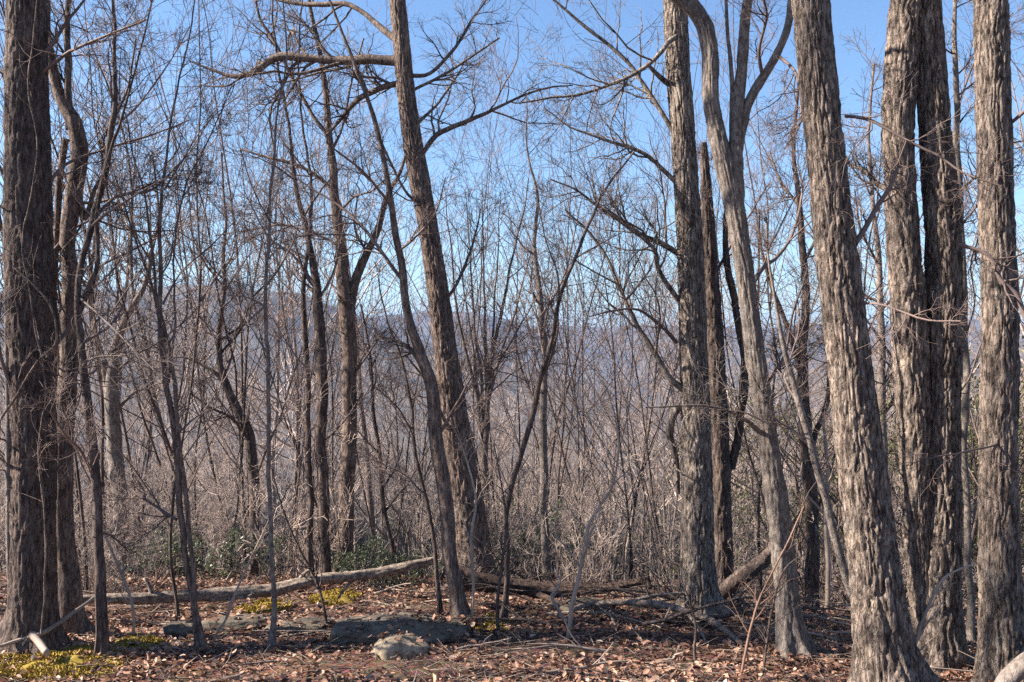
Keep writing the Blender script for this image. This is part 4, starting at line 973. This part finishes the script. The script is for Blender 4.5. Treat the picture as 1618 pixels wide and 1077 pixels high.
for q, (pts, Yd, m, lab) in enumerate(shoots):
    P = wpath(pts, Yd, .1); zb = float(G(P[0, 0], P[0, 1]))
    if P[0, 2] > zb: P = np.vstack([[P[0, 0], P[0, 1], zb - .1, P[0, 3]], P])
    S = wob(spline(P, .05), .006, 300 + q, 5); V, f = bark_tube(S[:, :3], S[:, 3], 8, .001, 310 + q, spacing=.03, knob=.08)
    g = Geo().raw(V, f); Q = resample(S, 10)[None]
    A, Ar = grow(rng, Q[..., :3], Q[..., 3], 9, 6, .3, .7, .5, t0=.25, wig=.16, trop=.06, rmin=.002); g.tubes(A, Ar, 4)
    B_, Br = grow(rng, A, Ar, 4, 4, .45, .7, .6, wig=.2, trop=.05, rmin=.0014); g.tubes(B_, Br, 3)
    o0 = np.array([P[0, 0], P[0, 1], zb])
    o = link('shoot', g.mesh('shoot', m, o0), None, tuple(o0)); o['label'] = lab; o['category'] = 'sapling'

# ------------------------------------------------------------------ evergreen shrubs
def shrub_kind(seed, H, Wd, nst, leafL, m, nleaf=14, droop=0.):
    r = np.random.default_rng(seed); g = Geo()
    P = np.zeros((nst, 7, 3)); d = r.normal(size=(nst, 3)) * .6 + [0, 0, 1]; d = nrm(d); p = r.normal(size=(nst, 3)) * [Wd * .25, Wd * .25, 0]; P[:, 0] = p - [0, 0, .15]
    for q in range(1, 7):
        d = nrm(d + r.normal(size=(nst, 3)) * .2 + [0, 0, .05]); p = p + d * H / 6 * r.uniform(.7, 1.1, (nst, 1)); P[:, q] = p
    R = np.repeat(np.linspace(.012, .004, 7)[None], nst, 0) * H ** .5; g.tubes(P, R, 5)
    A, Ar = grow(r, P, R, 7, 5, .35, .8, .6, t0=.25, wig=.2, trop=.03, rmin=.002); g.tubes(A, Ar, 3)
    B_, Br = grow(r, A, Ar, 4, 4, .5, .8, .7, t0=.3, wig=.2, rmin=.002); g.tubes(B_, Br, 3)
    X = np.vstack([A, ]) ; tips = np.vstack([B_.reshape(-1, 3)[1::2], A[:, -1]]); 
    n = len(tips) * nleaf // 4; c = tips[r.integers(0, len(tips), n)] + r.normal(size=(n, 3)) * .025
    dd = r.normal(size=(n, 3)) + [0, 0, .3 - droop]; L = r.uniform(.6, 1.2, n) * leafL
    V, q = leaf_geo(c, dd, r.normal(size=(n, 3)) * .5 + [0, 0, 1], L, L * .36, r.uniform(0, .2, n), r.uniform(-.3, .3, n))
    return g.mesh('stems', M_twig), make_mesh('foliage', V, q, m, np.repeat(np.clip(r.normal(.5, .25, n), 0, 1), 6))
laurel = [shrub_kind(600 + q, .75, .8, 7, .06, M_green, 9) for q in range(3)]
tallg = [shrub_kind(620 + q, 3.6, 1.6, 12, .065, M_yell, 14) for q in range(2)]
def put_shrub(K, name, x, ytop, Y, label, group, s=1.):
    X = (x - 809) / F * Y; a, b = K[rng.integers(len(K))]
    root = empty(name, (X, Y, float(G(X, Y))), label, 'shrub', group, rng.uniform(0, 6)); root.scale = (s, s, s)
    link('stems', a, root); link('foliage', b, root)
for x, Y, s in [(560, 10.6, .55), (600, 10.5, .7), (640, 10.7, .7), (665, 10.4, .5), (590, 11.4, .75)]:
    put_shrub(laurel, 'laurel_shrub', x, 0, Y, 'low green leaved shrub beside the raised end of the long log', 'green shrubs at the raised log end', s)
for x, Y, s in [(320, 11.2, .85), (365, 11.1, .8), (250, 11.6, .8), (400, 11.4, .75), (285, 11.8, .9)]:
    put_shrub(laurel, 'laurel_shrub', x, 0, Y, 'low green leaved shrub behind the long thin log on the left', 'green shrubs behind the log', s)
for x, Y, s in [(815, 11.6, .8), (850, 12.2, .9), (790, 12.6, 1.3), (835, 12.8, 1.4), (720, 12.4, 1.)]:
    put_shrub(laurel, 'laurel_shrub', x, 0, Y, 'green leaved shrub behind the rotting log', 'green shrubs behind the rotting log', s)
for x, Y, s in [(1290, 13.5, .9), (1330, 15, 1.15), (1400, 15, 1.35), (1420, 18, 1.5), (1540, 14, 1.2), (1525, 17, 1.5), (1610, 14, 1.2), (1640, 12.5, 1.1), (1250, 17, 1.), (1350, 20, 1.5)]:
    put_shrub(tallg, 'evergreen_shrub', x, 0, Y, 'tall yellow green evergreen shrub behind the right hand trunks', 'yellow green shrubs behind the right trunks', s)

# ------------------------------------------------------------------ far forest: one mass, low trees instanced on points of the hills
for q in range(3):   # the three trees the far woods are made of also stand on the slope
    X, Y = [(-34, 96), (6, 101), (40, 98)][q]
    o = place([kinds_low[q]], 'bare_tree', X, Y, 1., 'bare tree where the slope drops out of sight', 'tree', 'bare trees far down the slope')
n = 52000
tY = 95 * (4600 / 95) ** rng.random(n) ** .8; tX = rng.uniform(-.66, .66, n) * tY
keep = rng.random(n) < np.interp(tY, [95, 500, 1500, 4600], [.42, .7, 1, .9]); tX, tY = tX[keep], tY[keep]
pm = bpy.data.meshes.new('far_forest'); pp = np.stack([tX, tY, G(tX, tY) - .3], 1); pm.vertices.add(len(pp)); pm.vertices.foreach_set('co', pp.astype(np.float32).ravel()); pm.update()
ff = link('far_forest', pm, kind='stuff', label='distant bare woods covering the valley sides and ridges')
src = []
for q in range(3):
    t_, c_ = kinds_low[q]
    src.append((t_, c_))
ng = bpy.data.node_groups.new('far_forest', 'GeometryNodeTree')
ng.interface.new_socket('Geometry', in_out='INPUT', socket_type='NodeSocketGeometry'); ng.interface.new_socket('Geometry', in_out='OUTPUT', socket_type='NodeSocketGeometry')
gi = ng.nodes.new('NodeGroupInput'); go = ng.nodes.new('NodeGroupOutput')
jn = ng.nodes.new('GeometryNodeJoinGeometry')
lows = [o for o in COL.objects if o.type == 'MESH' and any(o.data in s for s in src)]
crowns = [o for o in lows if o.name.startswith('crown')]; trunks_ = [o for o in lows if o.name.startswith('trunk')]
g2i = ng.nodes.new('GeometryNodeGeometryToInstance')
for c_ in crowns:
    t_ = [o for o in trunks_ if o.parent == c_.parent][0]
    jj = ng.nodes.new('GeometryNodeJoinGeometry')
    for ob in (t_, c_):
        oi = ng.nodes.new('GeometryNodeObjectInfo'); oi.inputs['Object'].default_value = ob; oi.transform_space = 'ORIGINAL'
        ng.links.new(oi.outputs['Geometry'], jj.inputs[0])
    gti = ng.nodes.new('GeometryNodeGeometryToInstance'); ng.links.new(jj.outputs[0], gti.inputs[0]); ng.links.new(gti.outputs[0], jn.inputs[0])
ip = ng.nodes.new('GeometryNodeInstanceOnPoints'); ng.links.new(gi.outputs[0], ip.inputs['Points']); ng.links.new(jn.outputs[0], ip.inputs['Instance'])
ip.inputs['Pick Instance'].default_value = True
rv = ng.nodes.new('FunctionNodeRandomValue'); rv.data_type = 'FLOAT_VECTOR'; rv.inputs['Min'].default_value = (-.06, -.06, 0); rv.inputs['Max'].default_value = (.06, .06, 6.28)
rs = ng.nodes.new('FunctionNodeRandomValue'); rs.data_type = 'FLOAT'; rs.inputs['Min'].default_value = .75; rs.inputs['Max'].default_value = 1.35
rs_in = [s for s in rs.inputs if s.type == 'VALUE']; rs_in[0].default_value = .75; rs_in[1].default_value = 1.35
ng.links.new(rv.outputs[0], ip.inputs['Rotation']); ng.links.new([s for s in rs.outputs if s.type == 'VALUE'][0], ip.inputs['Scale'])
ng.links.new(ip.outputs[0], go.inputs[0])
md = ff.modifiers.new('far_forest', 'NODES'); md.node_group = ng
tri = sum(len(m.polygons) for m in bpy.data.meshes) * 2
print('approx unique tris', tri, 'objects', len(bpy.data.objects))
